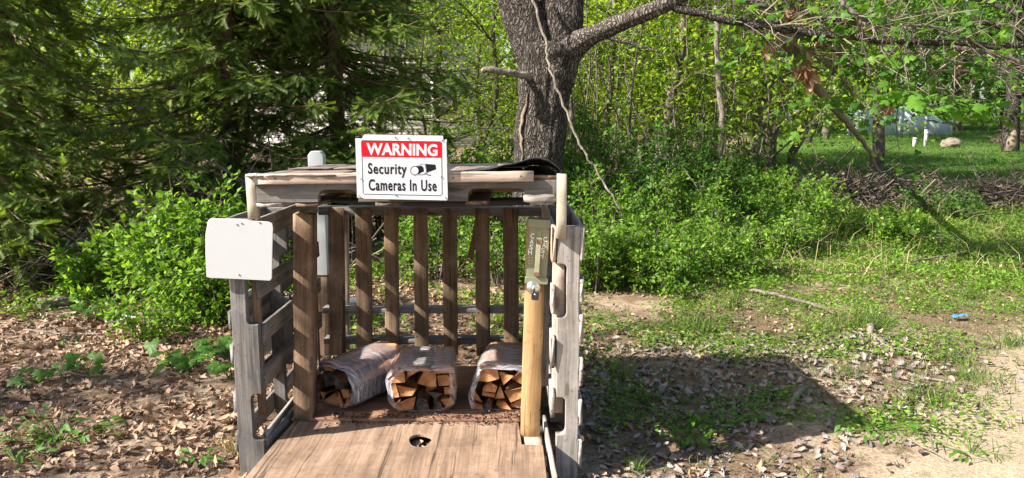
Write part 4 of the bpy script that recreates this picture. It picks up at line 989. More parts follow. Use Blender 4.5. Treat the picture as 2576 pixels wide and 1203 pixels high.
# seedlings near the camera: every leaf is a piece
leafmesh = []
for sh in ((MAPLE, .3, .1, -.25), (OVAL, .4, .2, .25), (OVAL, .6, -.2, .35)):
    v, t = lobed(sh[0], -sh[1], sh[2], sh[3], 9); mb = MB(); mb.add(v, t); me = mb.mesh('leaf', True); me.materials.append(M['plantleaf']); leafmesh.append(me)
def mat3(fr, pos):
    m = Matrix([[fr[i][j] for j in range(3)] + [pos[i]] for i in range(3)] + [[0, 0, 0, 1]]); return m
def seedling(px, py, n, r, h, size, shape, lab, seed):
    Y = gdep(py); x = at(px, py, Y).x; g = np.random.default_rng(seed); z0 = float(gz(x, Y))
    t = thing('seedling', lab, 'plant', (x, Y, z0)); st = MB()
    fr = frames(n, g.uniform(.6, 1.15, n) * size, 1.6, g=g)
    for k in range(n):
        a = g.uniform(0, 6.28); rr = r * math.sqrt(g.random()); p = np.array([rr * math.cos(a) * 1.5, rr * math.sin(a), h * g.uniform(.35, 1)])
        d = np.array([math.cos(a), math.sin(a), -.15]); nz = unit(np.array([.3 * math.cos(a), .3 * math.sin(a) - .35, 1.0]) + g.normal(size=3) * .3); d = unit(d - nz * d.dot(nz)); w = np.cross(nz, d); s = size * g.uniform(.6, 1.15)
        o = bpy.data.objects.new('leaf', leafmesh[shape if g.random() < .85 else 1]); C.objects.link(o); o.parent = t
        o.matrix_local = mat3(np.stack([d, w, nz], -1) * s, p)
        q = np.array([x, Y, z0]); tube(st, [q + [p[0] * .2, p[1] * .2, 0], q + p * [.7, .7, .7], q + p], [.0025, .0018, .0012], 4, False)
    st.build('stem', M['shrub'], t)
seedling(470, 925, 20, .14, .14, .10, 0, 'lobed leafy seedling beside the left pallet, overlapping bright green leaves', 1)
seedling(545, 900, 12, .08, .13, .08, 0, 'lobed seedling touching the outer slats of the left pallet', 2)
seedling(150, 1110, 46, .2, .1, .062, 1, 'low spreading green seedling patch in the lower left corner of the litter', 3)
seedling(45, 1170, 10, .08, .07, .055, 1, 'few small green leaves cut by the left edge at the bottom', 4)
seedling(110, 960, 9, .12, .13, .08, 0, 'dark lobed seedling in the litter at the left edge', 5)
seedling(215, 945, 9, .1, .13, .07, 0, 'lobed seedling with one pale leaf in the left litter', 6)
seedling(235, 800, 26, .2, .16, .07, 0, 'yellow-green lobed seedling below the grey log', 7)
seedling(505, 1175, 12, .05, .06, .05, 2, 'small seedling left of the dry grass at the left pallet foot', 8)
seedling(160, 865, 5, .04, .06, .06, 1, 'single yellow-green sprig in the sunlit litter at the left', 12)
seedling(585, 960, 9, .06, .12, .075, 0, 'pale seedling tucked behind the left pallet corner', 9)
seedling(1960, 1000, 16, .1, .07, .045, 2, 'small weed right of the grey leaf patch', 10)
seedling(2200, 1080, 44, .2, .06, .05, 1, 'low leafy weed patch beside the sandy track', 11)
seedling(1740, 1120, 22, .1, .08, .045, 2, 'leafy weed in front of the grey leaf patch', 13)
seedling(1870, 870, 12, .06, .07, .04, 2, 'tiny weed at the upper edge of the shadow', 14)
seedling(2440, 1150, 14, .12, .05, .04, 1, 'thin weed on the sandy track at the lower right', 15)
seedling(1830, 1070, 20, .12, .06, .045, 1, 'weed patch between the pale stick and the grey leaves', 16)

# ------------------------------------------------------------------ sticks, log, litter
def stick(name, pts, r0, r1, lab, cat='stick', mat='deadwood', n=18, sides=8, jit=.004, seed=1):
    g = np.random.default_rng(seed); P_ = smooth_path(pts, n) + g.normal(size=(n, 3)) * jit
    mb = MB(); tube(mb, P_, np.linspace(r0, r1, n) * (1 + g.normal(size=n) * .06), sides)
    base = P_[0]; o = mb.build(name, M[mat], smooth=True, loc=tuple(base)); tag(o, lab, cat); return o
def gp(px, py, lift=0.0):
    Y = gdep(py); p = at(px, py, Y); return (p.x, Y, float(gz(p.x, Y)) + lift)
stick('fallen_stick', [gp(2195, 838, .05), gp(2188, 850, .02), gp(2205, 862, .02), gp(2228, 880, .02), gp(2250, 900, .015)], .026, .014, 'thick curved bare stick lying on the dirt at the right', seed=2)
stick('fallen_stick', [gp(2020, 985, .03), gp(2005, 1005, .03), gp(1990, 1030, .02)], .014, .018, 'short pale forked stick right of the grey leaves', seed=3)
stick('fallen_stick', [gp(1560, 880, .01), gp(1620, 885, .02), gp(1700, 905, .01)], .006, .004, 'thin straight stick along the upper edge of the shadow', seed=4)
stick('fallen_stick', [gp(1500, 812, .02), gp(1560, 815, .02), gp(1640, 838, .02)], .009, .005, 'thin stick on the sunlit dirt just right of the stand', seed=5)
stick('fallen_stick', [gp(1885, 745, .05), gp(1960, 760, .05), gp(2060, 790, .04), gp(2100, 805, .02)], .018, .01, 'weathered branch lying in front of the bright bushes', mat='thin', seed=6)
stick('fallen_stick', [gp(1545, 615, .25), gp(1600, 650, .15), gp(1700, 700, .06), gp(1760, 745, .02)], .012, .008, 'long grey branch leaning out of the bright bushes', seed=7)
stick('fallen_stick', [gp(2280, 670, .05), gp(2400, 655, .08), gp(2560, 632, .12)], .012, .006, 'thin bare branch at the right edge above the dirt', seed=8)
stick('fallen_stick', [gp(1950, 940, .02), gp(2020, 955, .02), gp(2110, 975, .01)], .008, .005, 'thin twig left of the short grass tuft', seed=9)
stick('fallen_stick', [gp(1880, 905, .015), gp(1980, 935, .02)], .006, .004, 'thin twig in the middle of the leafy ground', seed=10)
stick('fallen_stick', [gp(2285, 955, .02), gp(2400, 975, .015)], .01, .006, 'brown twig near the sandy track', seed=11)
stick('fallen_stick', [gp(300, 1005, .03), gp(390, 985, .03)], .008, .005, 'thin twig in the left litter above the green patch', seed=12)
stick('fallen_stick', [gp(60, 830, .02), gp(200, 845, .02), gp(300, 842, .02)], .008, .005, 'thin grey twig lying along the left litter', seed=13)
stick('fallen_stick', [gp(30, 930, .02), gp(120, 948, .03), gp(220, 950, .015)], .007, .005, 'dark twig near the left edge', seed=14)
stick('fallen_stick', [gp(980, 690, .03), gp(1045, 660, .06)], .03, .025, 'grey stick seen between the back slats', mat='deadwood', seed=15)
stick('grey_log', [gp(96, 782, .05), gp(200, 765, .06), gp(285, 742, .07)], .05, .035, 'smooth grey weathered log lying in the litter at the far left', 'log', seed=16)
stick('grey_log', [gp(230, 758, .08), gp(262, 748, .1), gp(300, 735, .1)], .055, .045, 'short grey log piece behind the long grey log', 'log', seed=17)
for k in range(26):                                               # loose twigs
    x = float(g.uniform(-4, 5)); y = float(g.uniform(3.2, 7.5)); 
    if -1.5 < x < .5 or abs(x) > y * .7: continue
    a = g.uniform(0, 6.28); L = g.uniform(.12, .4); e = (x + L * math.cos(a), y + L * math.sin(a))
    stick('small_twig', [(x, y, float(gz(x, y)) + .02), ((x + e[0]) / 2, (y + e[1]) / 2 + .02, float(gz(x, y)) + .03), (e[0], e[1], float(gz(*e)) + .015)], .004, .0025, 'thin brown twig lying loose in the dry leaves', 'twig', 'deadwood', 8, 5, .003, 50 + k)['group'] = 'loose twigs in the litter'
# crushed bottle, blue wrapper, pale pipe behind the slats
def bottle():
    Y = gdep(812); c = at(305, 800, Y); z = float(gz(c.x, Y)); t = thing('plastic_bottle', 'crushed clear white plastic bottle lying in the left litter', 'bottle', (c.x, Y, z))
    L = .2; n = 16; xs = np.linspace(-L / 2, L / 2, n); r = np.interp(np.linspace(0, 1, n), [0, .05, .7, .86, .9, 1], [.026, .033, .033, .016, .013, .013])
    P_ = np.column_stack([c.x + xs, Y + xs * .35, z + .035 + xs * 0]); mb = MB()
    tube(mb, P_, r, 14, True, lambda i, a, rr: rr * (.82 + .18 * np.cos(2 * a + i * .5) + .1 * vnoise(np.cos(a) * 2 + i, np.sin(a) * 2, 3.)))
    mb.build('bottle_body', M['bottle'], t, True)
    mb = MB(); e = P_[-1]; tube(mb, [e, e + [.02, .007, 0]], [.0145, .0145], 14); mb.build('cap', M['plate'], t)
M['bottle'] = plain('cloudy_plastic', (.78, .8, .82), .15, spec=.8, vary=.1)
bottle()
Y = gdep(806); c = at(2412, 803, Y); z = float(gz(c.x, Y)); mb = MB(); gx, gy = np.meshgrid(np.linspace(-.075, .075, 10), np.linspace(-.03, .03, 5), indexing='ij')
i, j = np.meshgrid(np.arange(9), np.arange(4), indexing='ij'); q = np.stack([i * 5 + j, (i + 1) * 5 + j, (i + 1) * 5 + j + 1, i * 5 + j + 1], -1).reshape(-1, 4)
mb.add(np.stack([c.x + gx, Y + gy + gx * .4, z + .02 + .035 * fbm(gx * 40, gy * 40 + 3)], -1).reshape(-1, 3), None, q); tag(mb.build('crumpled_wrapper', M['bluelit'], loc=(c.x, Y, z)), 'crumpled blue wrapper dropped among the grass at the right', 'wrapper')
Yp = gdep(768); p0, p1 = at(868, 760, Yp), at(930, 752, Yp + .1); p0.z = float(gz(p0.x, Yp)) + .03; p1.z = p0.z + .02; mb = MB(); tube(mb, [p0, p1], [.036, .036], 16); tag(mb.build('plastic_pipe', M['pipe'], smooth=False, loc=tuple(p0)), 'cream plastic pipe end behind the back slats', 'pipe')

# ------------------------------------------------------------------ shrubs
def shrub(base, h, r, stems, leaves, size, mat, lab, seed, name='leafy_shrub', group=None, stemmat='thin', up=.7, fan=1.0):
    g = np.random.default_rng(seed); x, y = base; z = float(gz(x, y)); t = thing(name, lab, 'shrub', (x, y, z), group); sm, lf = MB(), MB(); cen = []
    for k in range(stems):
        a = g.uniform(0, 6.28); rr = r * math.sqrt(g.random()) * g.choice([1, 1, 1, 1.35]); top = np.array([x + rr * math.cos(a) * fan, y + rr * math.sin(a), z + h * (1 - .5 * (rr / r) ** 2) * g.uniform(.45, 1.18)])
        b = np.array([x + rr * .25 * math.cos(a), y + rr * .25 * math.sin(a), z - .03]); mid = b * .45 + top * .55 + g.normal(size=3) * .06 * h + [0, 0, h * .12]
        P_ = smooth_path([b, mid, top], 9); tube(sm, P_, np.linspace(.008, .002, 9) * (.6 + h * .4), 4, False)
        for q in range(int(6 + h * 4)):
            s = g.uniform(.25, 1); c = P_[int(s * 8)]; d = unit(g.normal(size=3) + [math.cos(a) * .5, math.sin(a) * .5, .2]); L = g.uniform(.08, .24) * (.5 + h * .35)
            cen.append((c, c + d * L)); tube(sm, [c, c + d * L], [.0025, .001], 3, False)
    A = np.array([c[0] for c in cen]); B = np.array([c[1] for c in cen]); i = g.integers(0, len(A), leaves); s = g.random(leaves)[:, None] ** .7
    pos = A[i] + (B[i] - A[i]) * s * 1.1 + g.normal(size=(leaves, 3)) * .022; direc = unit(B[i] - A[i])
    scatter(lf, *LEAF2, pos, frames(leaves, g.uniform(.55, 1.2, leaves) * size, up, direc, g=g))
    sm.build('stem', M[stemmat], t); lf.build('foliage', M[mat], t)['kind'] = 'stuff'; return t
# the bright bush beneath the spruces at the left
shrub((-2.35, 5.75), 1.12, .5, 46, 6200, .06, 'shrub', 'bright green bush under the spruces left of the stand, reaching the roof', 100)
shrub((-1.95, 5.5), .95, .4, 30, 3800, .055, 'shrub', 'bright bush right behind the blank white panel', 101)
shrub((-2.9, 6.3), .72, .5, 30, 3000, .065, 'shrub', 'lower arm of bright leaves left of the tall bush', 102, fan=1.3)
shrub((-3.45, 6.4), .66, .34, 16, 1100, .08, 'shrub', 'loose leafy sprig over the dry boughs at the left', 103)
shrub((-2.5, 5.15), .34, .3, 14, 900, .05, 'shrub', 'small low bush at the foot of the bright bush', 104)
# along the right
RS = [((.72, 6.75), .72, .45, 3400, 'shrub', 'bright shrub directly right of the grey pallet'), ((1.3, 6.95), .62, .55, 4200, 'shrub', 'low bright shrub leaning over the dirt edge, second from the stand'),
      ((2.05, 7.4), .6, .6, 3800, 'shrub', 'low rounded shrub on the dirt edge, third from the stand'), ((.9, 7.9), 1.0, .65, 5200, 'shrub', 'waist high bright shrub beside the big trunk'),
      ((1.75, 8.3), 1.05, .7, 5600, 'shrub', 'waist high bright shrub under the leaning dead branch'), ((2.75, 8.6), .72, .75, 4800, 'shrub', 'spreading shrub where the bushes sink toward the clearing'),
      ((1.3, 9.8), 1.55, .9, 6500, 'shrubdark', 'tall deep green shrub behind the leaning dead branch'), ((2.5, 10.4), 1.4, .9, 6500, 'shrubdark', 'tall deep green shrub left of the thin dead pole'),
      ((3.7, 10.6), .8, .9, 5000, 'shrub', 'wide shrub in front of the leaning dark trunks'), ((-.3, 9.3), 1.2, .8, 5000, 'shrub', 'bright shrub seen behind the back slats'),
      ((-.75, 7.2), .8, .5, 3000, 'shrub', 'leafy shrub seen through the middle of the back slats'), ((-.1, 6.9), .7, .45, 2600, 'shrub', 'bright shrub seen through the right back slats'),
      ((-1.7, 9.6), 1.2, .8, 5000, 'shrub', 'pale leafy shrub between the sign and the spruces'), ((.75, 11.5), 1.7, .9, 6000, 'shrubdark', 'tall dark shrub close behind the big trunk'),
      ((3.3, 12.8), 1.35, 1.0, 6000, 'shrubdark', 'dark shrub at the foot of the leaning trunks'), ((-.9, 12.0), 1.6, 1.0, 6000, 'shrub', 'tall light shrub left behind the big trunk'),
      ((4.6, 9.4), .4, .6, 2200, 'shrub', 'knee high weed clump at the left foot of the brush pile'),
      ((6.3, 11.4), .45, .7, 2000, 'shrubdark', 'dark weed clump in front of the gap between the brush piles'), ((4.5, 11.3), .5, .7, 2200, 'shrub', 'weed clump half hiding the large heap of branches')]
for k, (b, h, r, n, mt, lab) in enumerate(RS): shrub(b, h, r, int(22 + r * 26), n, .048 if b[1] < 9 else .062, mt, lab, 120 + k)

# dry boughs lying under the spruce at the left
def brush(name, c, rx, ry, h, n, lab, seed, mats=('twig', 'twigpale'), L=(.5, 1.4), flat=.25, leaf=0, pale=.12, thick=.009, dirx=0.):
    g = np.random.default_rng(seed); x0, y0 = c; z0 = float(gz(x0, y0)); t = thing(name, lab, 'brush pile', (x0, y0, z0)); A, B, D = MB(), MB(), MB()
    for k in range(n):
        a = g.uniform(0, 6.28); rr = math.sqrt(g.random()); px, py = x0 + rx * rr * math.cos(a), y0 + ry * rr * math.sin(a)
        zz = float(gz(px, py)) + h * (1 - rr ** 1.6) * g.uniform(.05, 1.0) + .02; l = g.uniform(*L); b = g.normal(dirx, .6) if dirx else g.uniform(0, 3.14)
        d = np.array([math.cos(b), math.sin(b), g.normal(0, flat)]) * l / 2; m = np.array([px, py, zz]); q = g.normal(size=3) * l * .08
        P_ = smooth_path([m - d, m + q, m + d + q * .5 - [0, 0, abs(q[2])]], 6); gl = gz(P_[:, 0], P_[:, 1]) + .008; P_[:, 2] = np.maximum(P_[:, 2], gl)
        buf = B if g.random() < pale else A; rad = thick * g.uniform(.5, 1.6); tube(buf, P_, np.linspace(rad, rad * .4, 6), 4, False)
        for s in range(2):
            i = g.integers(1, 5); e = P_[i] + unit(g.normal(size=3) + d) * l * .25; e[2] = max(e[2], float(gz(e[0], e[1])) + .005); tube(buf, [P_[i], e], [rad * .6, rad * .3], 3, False)
    A.build('branches', M[mats[0]], t)['kind'] = 'stuff'
    if B.V: B.build('branches', M[mats[1]], t)['kind'] = 'stuff'
    if leaf:
        a = g.uniform(0, 6.28, leaf); rr = np.sqrt(g.random(leaf)); px, py = x0 + rx * rr * np.cos(a), y0 + ry * rr * np.sin(a); 
        scatter(D, *LEAF4, np.column_stack([px, py, gz(px, py) + h * (1 - rr ** 1.6) * g.uniform(.1, 1, leaf)]), frames(leaf, g.uniform(.05, .11, leaf), .7, g=g)); D.build('dry_leaves', M['litter'], t)['kind'] = 'stuff'
    return t
brush('brush_pile', (5.5, 12.4), 1.3, 1.0, .55, 700, 'large dark heap of cut branches beneath the hanging dead limb', 61, L=(.35, 1.1), flat=.55, leaf=220)
brush('brush_pile', (8.0, 12.6), .85, .75, .42, 380, 'dark heap of cut branches at the right edge of the clearing', 62, L=(.35, 1.1), flat=.5, leaf=200)
brush('brush_pile', (6.95, 13.0), .6, .5, .5, 110, 'small heap of brown leafy branches between two dark heaps', 63, ('twigpale', 'twig'), leaf=420)
brush('brush_pile', (4.2, 14.6), 1.6, .5, .45, 90, 'pale broken branches at the feet of the leaning trunks', 64, ('twigpale', 'twig'))
brush('brush_pile', (-3.9, 7.1), 1.4, .7, .6, 200, 'dry tan boughs sprawling beneath the spruces at the left', 65, ('twigpale', 'twig'), L=(.6, 1.8), pale=.5, thick=.005, flat=.35, leaf=120)
brush('brush_pile', (-2.5, 7.4), 1.0, .6, 1.0, 130, 'tangle of brown dead twigs behind the bright bush', 66, ('twig', 'twigpale'), L=(.5, 1.3), flat=.6, pale=.4)

# ------------------------------------------------------------------ spruces
def spray_template(nn=9):
    V, T = [], []
    for k in range(nn):
        x = .08 + .9 * k / nn; l = .30 * (1 - .45 * k / nn)
        for s in (-1, 1):
            i = len(V); V += [(x - .045, 0, 0), (x + .06, 0, .0), (x + l * .72, s * l * .75, .05 - .02 * s)]; T.append([i, i + 1, i + 2])
    i = len(V); V += [(0, -.012, 0), (0, .012, 0), (1, 0, -.02)]; T.append([i, i + 1, i + 2])
    return np.array(V), T
SPR = spray_template(8)
def spruce(base, H, lab, seed, zmin=.5, Lmax=2.5, r0=.16, step=.2, dens=1.0, cone=.75, tipp=.12, bare=.0, droop=.35, lowdead=1.2, zmax=5.0):
    g = np.random.default_rng(seed); x, y = base; z0 = float(gz(x, y)); t = thing('spruce_tree', lab, 'tree', (x, y, z0)); tr, nd, tp, dr = MB(), MB(), MB(), MB()
    zz = np.linspace(-.1, H, 24); wob = np.cumsum(g.normal(size=(24, 2)) * .012, 0); T_ = np.column_stack([x + wob[:, 0], y + wob[:, 1], z0 + zz]); tube(tr, T_, r0 * (1 - zz / H * .9), 14)
    pos, dire, siz, nrm = [], [], [], []; tpos, tdir, tsiz = [], [], []; dpos, ddir, dsiz = [], [], []
    z = zmin
    while z < H * .97:
        fine = z < zmax; nb = g.integers(4, 7) if fine else 4
        for b in range(nb):
            a = g.uniform(0, 6.28); L = Lmax * (1 - .85 * z / H) ** cone * g.uniform(.65, 1.1); dead = g.random() < bare * (z < 2.5)
            o = np.array([x, y, z0 + z + g.uniform(-.1, .1)]); ca, sa = math.cos(a), math.sin(a); n = 10; s = np.linspace(0, 1, n)
            P_ = o + np.column_stack([ca * L * s, sa * L * s, L * (-droop * s * (1.2 - .1 * s) + .16 * s ** 3 * 1.2)]) + np.cumsum(g.normal(size=(n, 3)) * .012, 0)
            P_[:, 2] = np.maximum(P_[:, 2], gz(P_[:, 0], P_[:, 1]) + .03)
            tube(tr, P_, np.linspace(.016, .003, n) * (L / 2 + .3), 5 if fine else 3, False)
            side = np.array([-sa, ca, 0]); nl = max(3, int(L / (.046 if fine else .2) * dens))
            for k in range(nl):
                f = g.uniform(.12, 1); c = P_[int(f * (n - 1))]; sg_ = g.choice([-1, 1]); l = L * .30 * (1.1 - f) * g.uniform(.5, 1.25) + .12
                d = unit(np.array([ca, sa, 0]) * g.uniform(.4, .9) + side * sg_ * g.uniform(.5, 1) + [0, 0, g.normal(-.3, .35)])
                if dead or (f < .3 and z < 3 and g.random() < .35):
                    ddir.append(d); dpos.append(c); dsiz.append(l); continue
                m = max(1, int(l / .085)) if fine else 1; ss = .17 if fine else .42
                for q in range(m):
                    pc = c + d * l * q / m + [0, 0, -.10 * l * (q / m) ** 2]; pos.append(pc); dire.append(d + g.normal(size=3) * .22); siz.append(ss * g.uniform(.7, 1.15))
                    if fine and q < m - 0: 
                        pos.append(pc + d * .03); dire.append(unit(d + side * g.choice([-1, 1]) * .9 + [0, 0, -.3]) ); siz.append(ss * g.uniform(.55, .95))
                if g.random() < tipp * (.3 + f) and fine:
                    e = c + d * l; tpos.append(e); tdir.append(d); tsiz.append(.07 * g.uniform(.6, 1.2))
        z += step * g.uniform(.7, 1.3) * (1 if fine else 2.2)
    for P_, D_, S_, buf, mt, nm in ((pos, dire, siz, nd, 'needle', 'crown'), (tpos, tdir, tsiz, tp, 'needletip', 'new_growth_lit_tips'), (dpos, ddir, dsiz, dr, 'needledry', 'dry_twigs')):
        if not P_: continue
        P_, D_, S_ = np.array(P_), unit(np.array(D_)), np.array(S_); n = len(P_)
        nz = unit(g.normal(size=(n, 3)) * .45 + [0, 0, 1.]); nz = unit(nz - D_ * np.sum(nz * D_, 1)[:, None]); W = np.cross(nz, D_); F = np.stack([D_, W, nz], -1) * S_[:, None, None]
        if nm == 'dry_twigs': scatter(buf, [[0, -.012, 0], [0, .012, 0], [1, 0, 0], [.3, 0, 0], [.34, .0, .0], [.7, .28, .03], [.5, 0, 0], [.54, 0, 0], [.85, -.25, .0]], [[0, 1, 2], [3, 4, 5], [6, 7, 8]], P_, F)
        else: scatter(buf, *SPR, P_, F)
        buf.build(nm, M[mt], t)['kind'] = 'stuff'
    tr.build('trunk', M['sprucebark'], t, True); return t
spruce((-5.5, 8.5), 6.6, 'big spruce with drooping boughs at the left edge', 201, .5, 2.75, .17, .2, .7, tipp=.16, bare=.2, droop=.5)
spruce((-3.28, 9.0), 7, 'spruce with a bare reddish trunk above the bright bush', 202, .75, 2.6, .125, .17, .7, tipp=.3, bare=.3, droop=.32)
spruce((-2.15, 9.6), 7, 'dark spruce whose boughs reach behind the warning sign', 203, .8, 2.4, .12, .165, .75, tipp=.34, bare=.2, droop=.28)
spruce((-8.6, 10.6), 5.5, 'spruce beyond the left edge behind the big drooping spruce', 204, .4, 2.8, .17, .3, .45, tipp=.15, bare=.3, droop=.4, zmax=3.5)
spruce((-4.85, 6.75), 3.9, 'young spruce with drooping olive boughs in front at the left edge', 205, .25, 1.75, .07, .2, .75, tipp=.15, bare=.25, droop=.62)
# ------------------------------------------------------------------ the big tree
def big_tree():
    Y = 8.0; b = at(1358, 402, Y); t = thing('big_tree', 'big dark grey tree with a forked trunk and a long limb reaching right', 'tree', (b.x, Y, 0)); tr = MB()
    def W(px, py, dy=0.0): return np.array(at(px, py, Y + dy))
    def rr(px): return px / FPX * 7.95 / 2
    def bark(k0, amp):
        def f(i, a, r):
            zz = i * .055; u = a / (2 * math.pi) * k0
            rid = np.abs(vnoise(u + .35 * np.sin(zz * 3 + u), zz * 2.4, k0 * 1.) - .5) * 2; per = np.minimum(u, k0 - u)
            return r * (1 + amp * (rid - .4) + .05 * np.cos(3 * a + i * .03) + .03 * np.sin(2 * a - i * .05))
        return f
    main = [np.array([b.x - .03, Y, -.15]), W(1354, 560), W(1355, 400), W(1368, 260), W(1378, 165), W(1388, 110)]
    P_ = smooth_path(main, 46); s = np.linspace(0, 1, 46)
    tube(tr, P_, np.interp(s, [0, .12, .4, .62, .8, .92, 1], [.36, .29, rr(122), rr(122), rr(136), rr(154), rr(114)]), 96, True, bark(30, .10))
    P_ = smooth_path([W(1366, 215), W(1340, 110), W(1308, 20), W(1280, -70), W(1240, -220), W(1200, -420)], 40); tube(tr, P_, np.interp(np.linspace(0, 1, 40), [0, .3, .5, 1], [rr(90), rr(100), rr(90), rr(66)]), 72, True, bark(24, .10))
    P_ = smooth_path([W(1392, 215, .04), W(1408, 90, .05), W(1414, 0, .06), W(1424, -140, .1), W(1440, -380, .2)], 40); tube(tr, P_, np.interp(np.linspace(0, 1, 40), [0, .35, .5, 1], [rr(96), rr(110), rr(104), rr(80)]), 72, True, bark(26, .10))
    limb = [W(1395, 175, -.02), W(1440, 118, -.1), W(1512, 78, -.25), W(1608, 38, -.4), W(1690, 2, -.5), W(1780, -60, -.6), W(1900, -160, -.7)]
    P_ = smooth_path(limb, 60); lb = MB(); tube(lb, P_, np.interp(np.linspace(0, 1, 60), [0, .12, .3, .55, .75, 1], [rr(120), rr(76), rr(42), rr(37), rr(34), rr(27)]), 48, True, bark(18, .07))
    tr.build('trunk', M['trunk'], t, True); lb.build('limb', M['limbbark_lit'], t, True)
    def limbpart(pts, w0, w1, mat='limb', n=40, sides=16, name='limb'):
        mb = MB(); P_ = smooth_path(pts, n); g = np.random.default_rng(int(w0 * 99)); tube(mb, P_ + g.normal(size=P_.shape) * .006, np.linspace(rr(w0), rr(w1), n) * (1 + g.normal(size=n) * .07), sides); mb.build(name, M[mat], t, True); return P_
    L1 = limbpart([W(1655, 12, -.45), W(1698, 17, -.5), W(1819, 50, -.6), W(1963, 72, -.7), W(2156, 96, -.8), W(2301, 104, -.9), W(2576, 116, -1.0), W(2800, 110, -1.0)], 20, 12, 'trunk')
    L2 = limbpart([W(1840, -20, -.3), W(1906, 10, -.35), W(2012, 29, -.4), W(2156, 58, -.5), W(2243, 92, -.55), W(2446, 128, -.6), W(2576, 154, -.6), W(2760, 200, -.6)], 17, 9)
    L3 = limbpart([W(1900, 55, -.5), W(2000, 76, -.3), W(2080, 118, -.2), W(2160, 162, 0.), W(2280, 178, 0), W(2420, 180, .1), W(2560, 190, .2)], 12, 6, 'limb')
    L4 = limbpart([W(1880, 52, -.55), W(1960, 84, -.5), W(2030, 130, -.45), W(2090, 160, -.4), W(2150, 240, -.3), W(2200, 290, -.3)], 9, 3, 'deadwood')
    L5 = limbpart([W(2110, 0, -1.2), W(2150, 35, -1.2), W(2230, 70, -1.1), W(2330, 65, -1.1), W(2440, 100, -1.0)], 10, 4, 'limb')
    limbpart([W(1838, 45, -.55), W(1900, 60, -.5), W(1980, 85, -.45), W(2100, 100, -.5)], 13, 7)
    limbpart([W(1525, 92, -.28), W(1575, 108, -.4), W(1620, 120, -.5), W(1660, 131, -.6)], 10, 5, 'trunk', 16, 10, 'side_branch')
    # broken stub on the left of the trunk
    limbpart([W(1345, 196, -.1), W(1300, 188, -.3), W(1250, 178, -.4), W(1212, 174, -.45)], 19, 13, 'deadwood', 18, 12, 'broken_stub')
    # bare wood scar down the left edge
    mb = MB(); V = []; ys = np.linspace(222, 405, 14)
    for k, py in enumerate(ys):
        xa = np.interp(py, [222, 260, 300, 340, 405], [1316, 1306, 1300, 1299, 1297]); wd = np.interp(py, [222, 250, 300, 330, 350, 405], [3, 20, 16, 7, 14, 18]) * (1 + .2 * math.sin(k * 2.3))
        for u in (0, .5, 1): p = W(xa + wd * .8 * u + 4, py, -.055 - .135 * u ** .6); V.append(p)
    Q = [[k * 3 + u, k * 3 + u + 1, (k + 1) * 3 + u + 1, (k + 1) * 3 + u] for k in range(13) for u in range(2)]
    V2 = np.array(V) + [0.02, .12, 0]; ring = []
    mb.add(np.vstack([V, V2]), None, Q + [[42 + q for q in f[::-1]] for f in Q] + [[k * 3, (k + 1) * 3, 42 + (k + 1) * 3, 42 + k * 3] for k in range(13)] + [[k * 3 + 2, 42 + k * 3 + 2, 42 + (k + 1) * 3 + 2, (k + 1) * 3 + 2] for k in range(13)])
    mb.build('bare_wood_scar', M['barewood'], t)
    # twigs and leaves along the limbs
    g = np.random.default_rng(5); tw, bare = MB(), MB(); ends = []
    for P_, n in ((L1, 36), (L2, 32), (L3, 34), (L4, 16), (L5, 20)):
        for k in range(n):
            c = P_[g.integers(4, len(P_))]; d = unit(g.normal(size=3) + [.75, -.1, -.15]); L = g.uniform(.3, .9); m = c + d * L * .5 + g.normal(size=3) * .05; e = c + d * L + [0, 0, -.12 * L] + g.normal(size=3) * .07
            dead = g.random() < .38; buf = bare if dead else tw; Q_ = smooth_path([c, m, e], 6); tube(buf, Q_, np.linspace(.008, .0028, 6), 5, False)
            for q in range(3):
                s = Q_[g.integers(2, 6)]; e2 = s + unit(g.normal(size=3) + d * .8) * g.uniform(.12, .35); tube(buf, [s, (s + e2) / 2 + g.normal(size=3) * .02, e2], [.004, .003, .0016], 4, False)
                if not dead: ends.append(e2)
            if not dead: ends.append(e)
    tw.build('twig', M['limb'], t)['kind'] = 'stuff'; bare.build('bare_twig', M['twigpale'], t)['kind'] = 'stuff'
    ends = np.array(ends); me = []
    for sh in ((.3, .1, -.3, 31), (.45, -.2, -.2, 32)):
        v, tt = lobed(MAPLE, -sh[0], sh[1], sh[2], sh[3]); mb = MB(); mb.add(v, tt); mm = mb.mesh('leaf', True); mm.materials.append(M['mapleone']); me.append((mm, v, tt))
    n = 0; crown = MB(); 
    # near leaf clusters seen against the fence
    focus = [np.array(W(px, py, -1.6 + .2 * k)) for k, (px, py) in enumerate([(2290, 246), (2340, 262), (2400, 252), (2440, 280), (2250, 232), (2380, 290), (2480, 290), (2320, 230), (2080, 250), (2160, 262), (2035, 262)])]
    sprig = MB()
    for f in focus:
        q = min((P_[k] for P_ in (L1, L2, L3, L4) for k in range(6, len(P_))), key=lambda p: np.linalg.norm(p - f)); m = (f + q) / 2 + [0, 0, .12]
        tube(sprig, smooth_path([q, m, f], 8), np.linspace(.007, .002, 8), 5, False)
    sprig.build('twig', M['limb'], t)['kind'] = 'stuff'
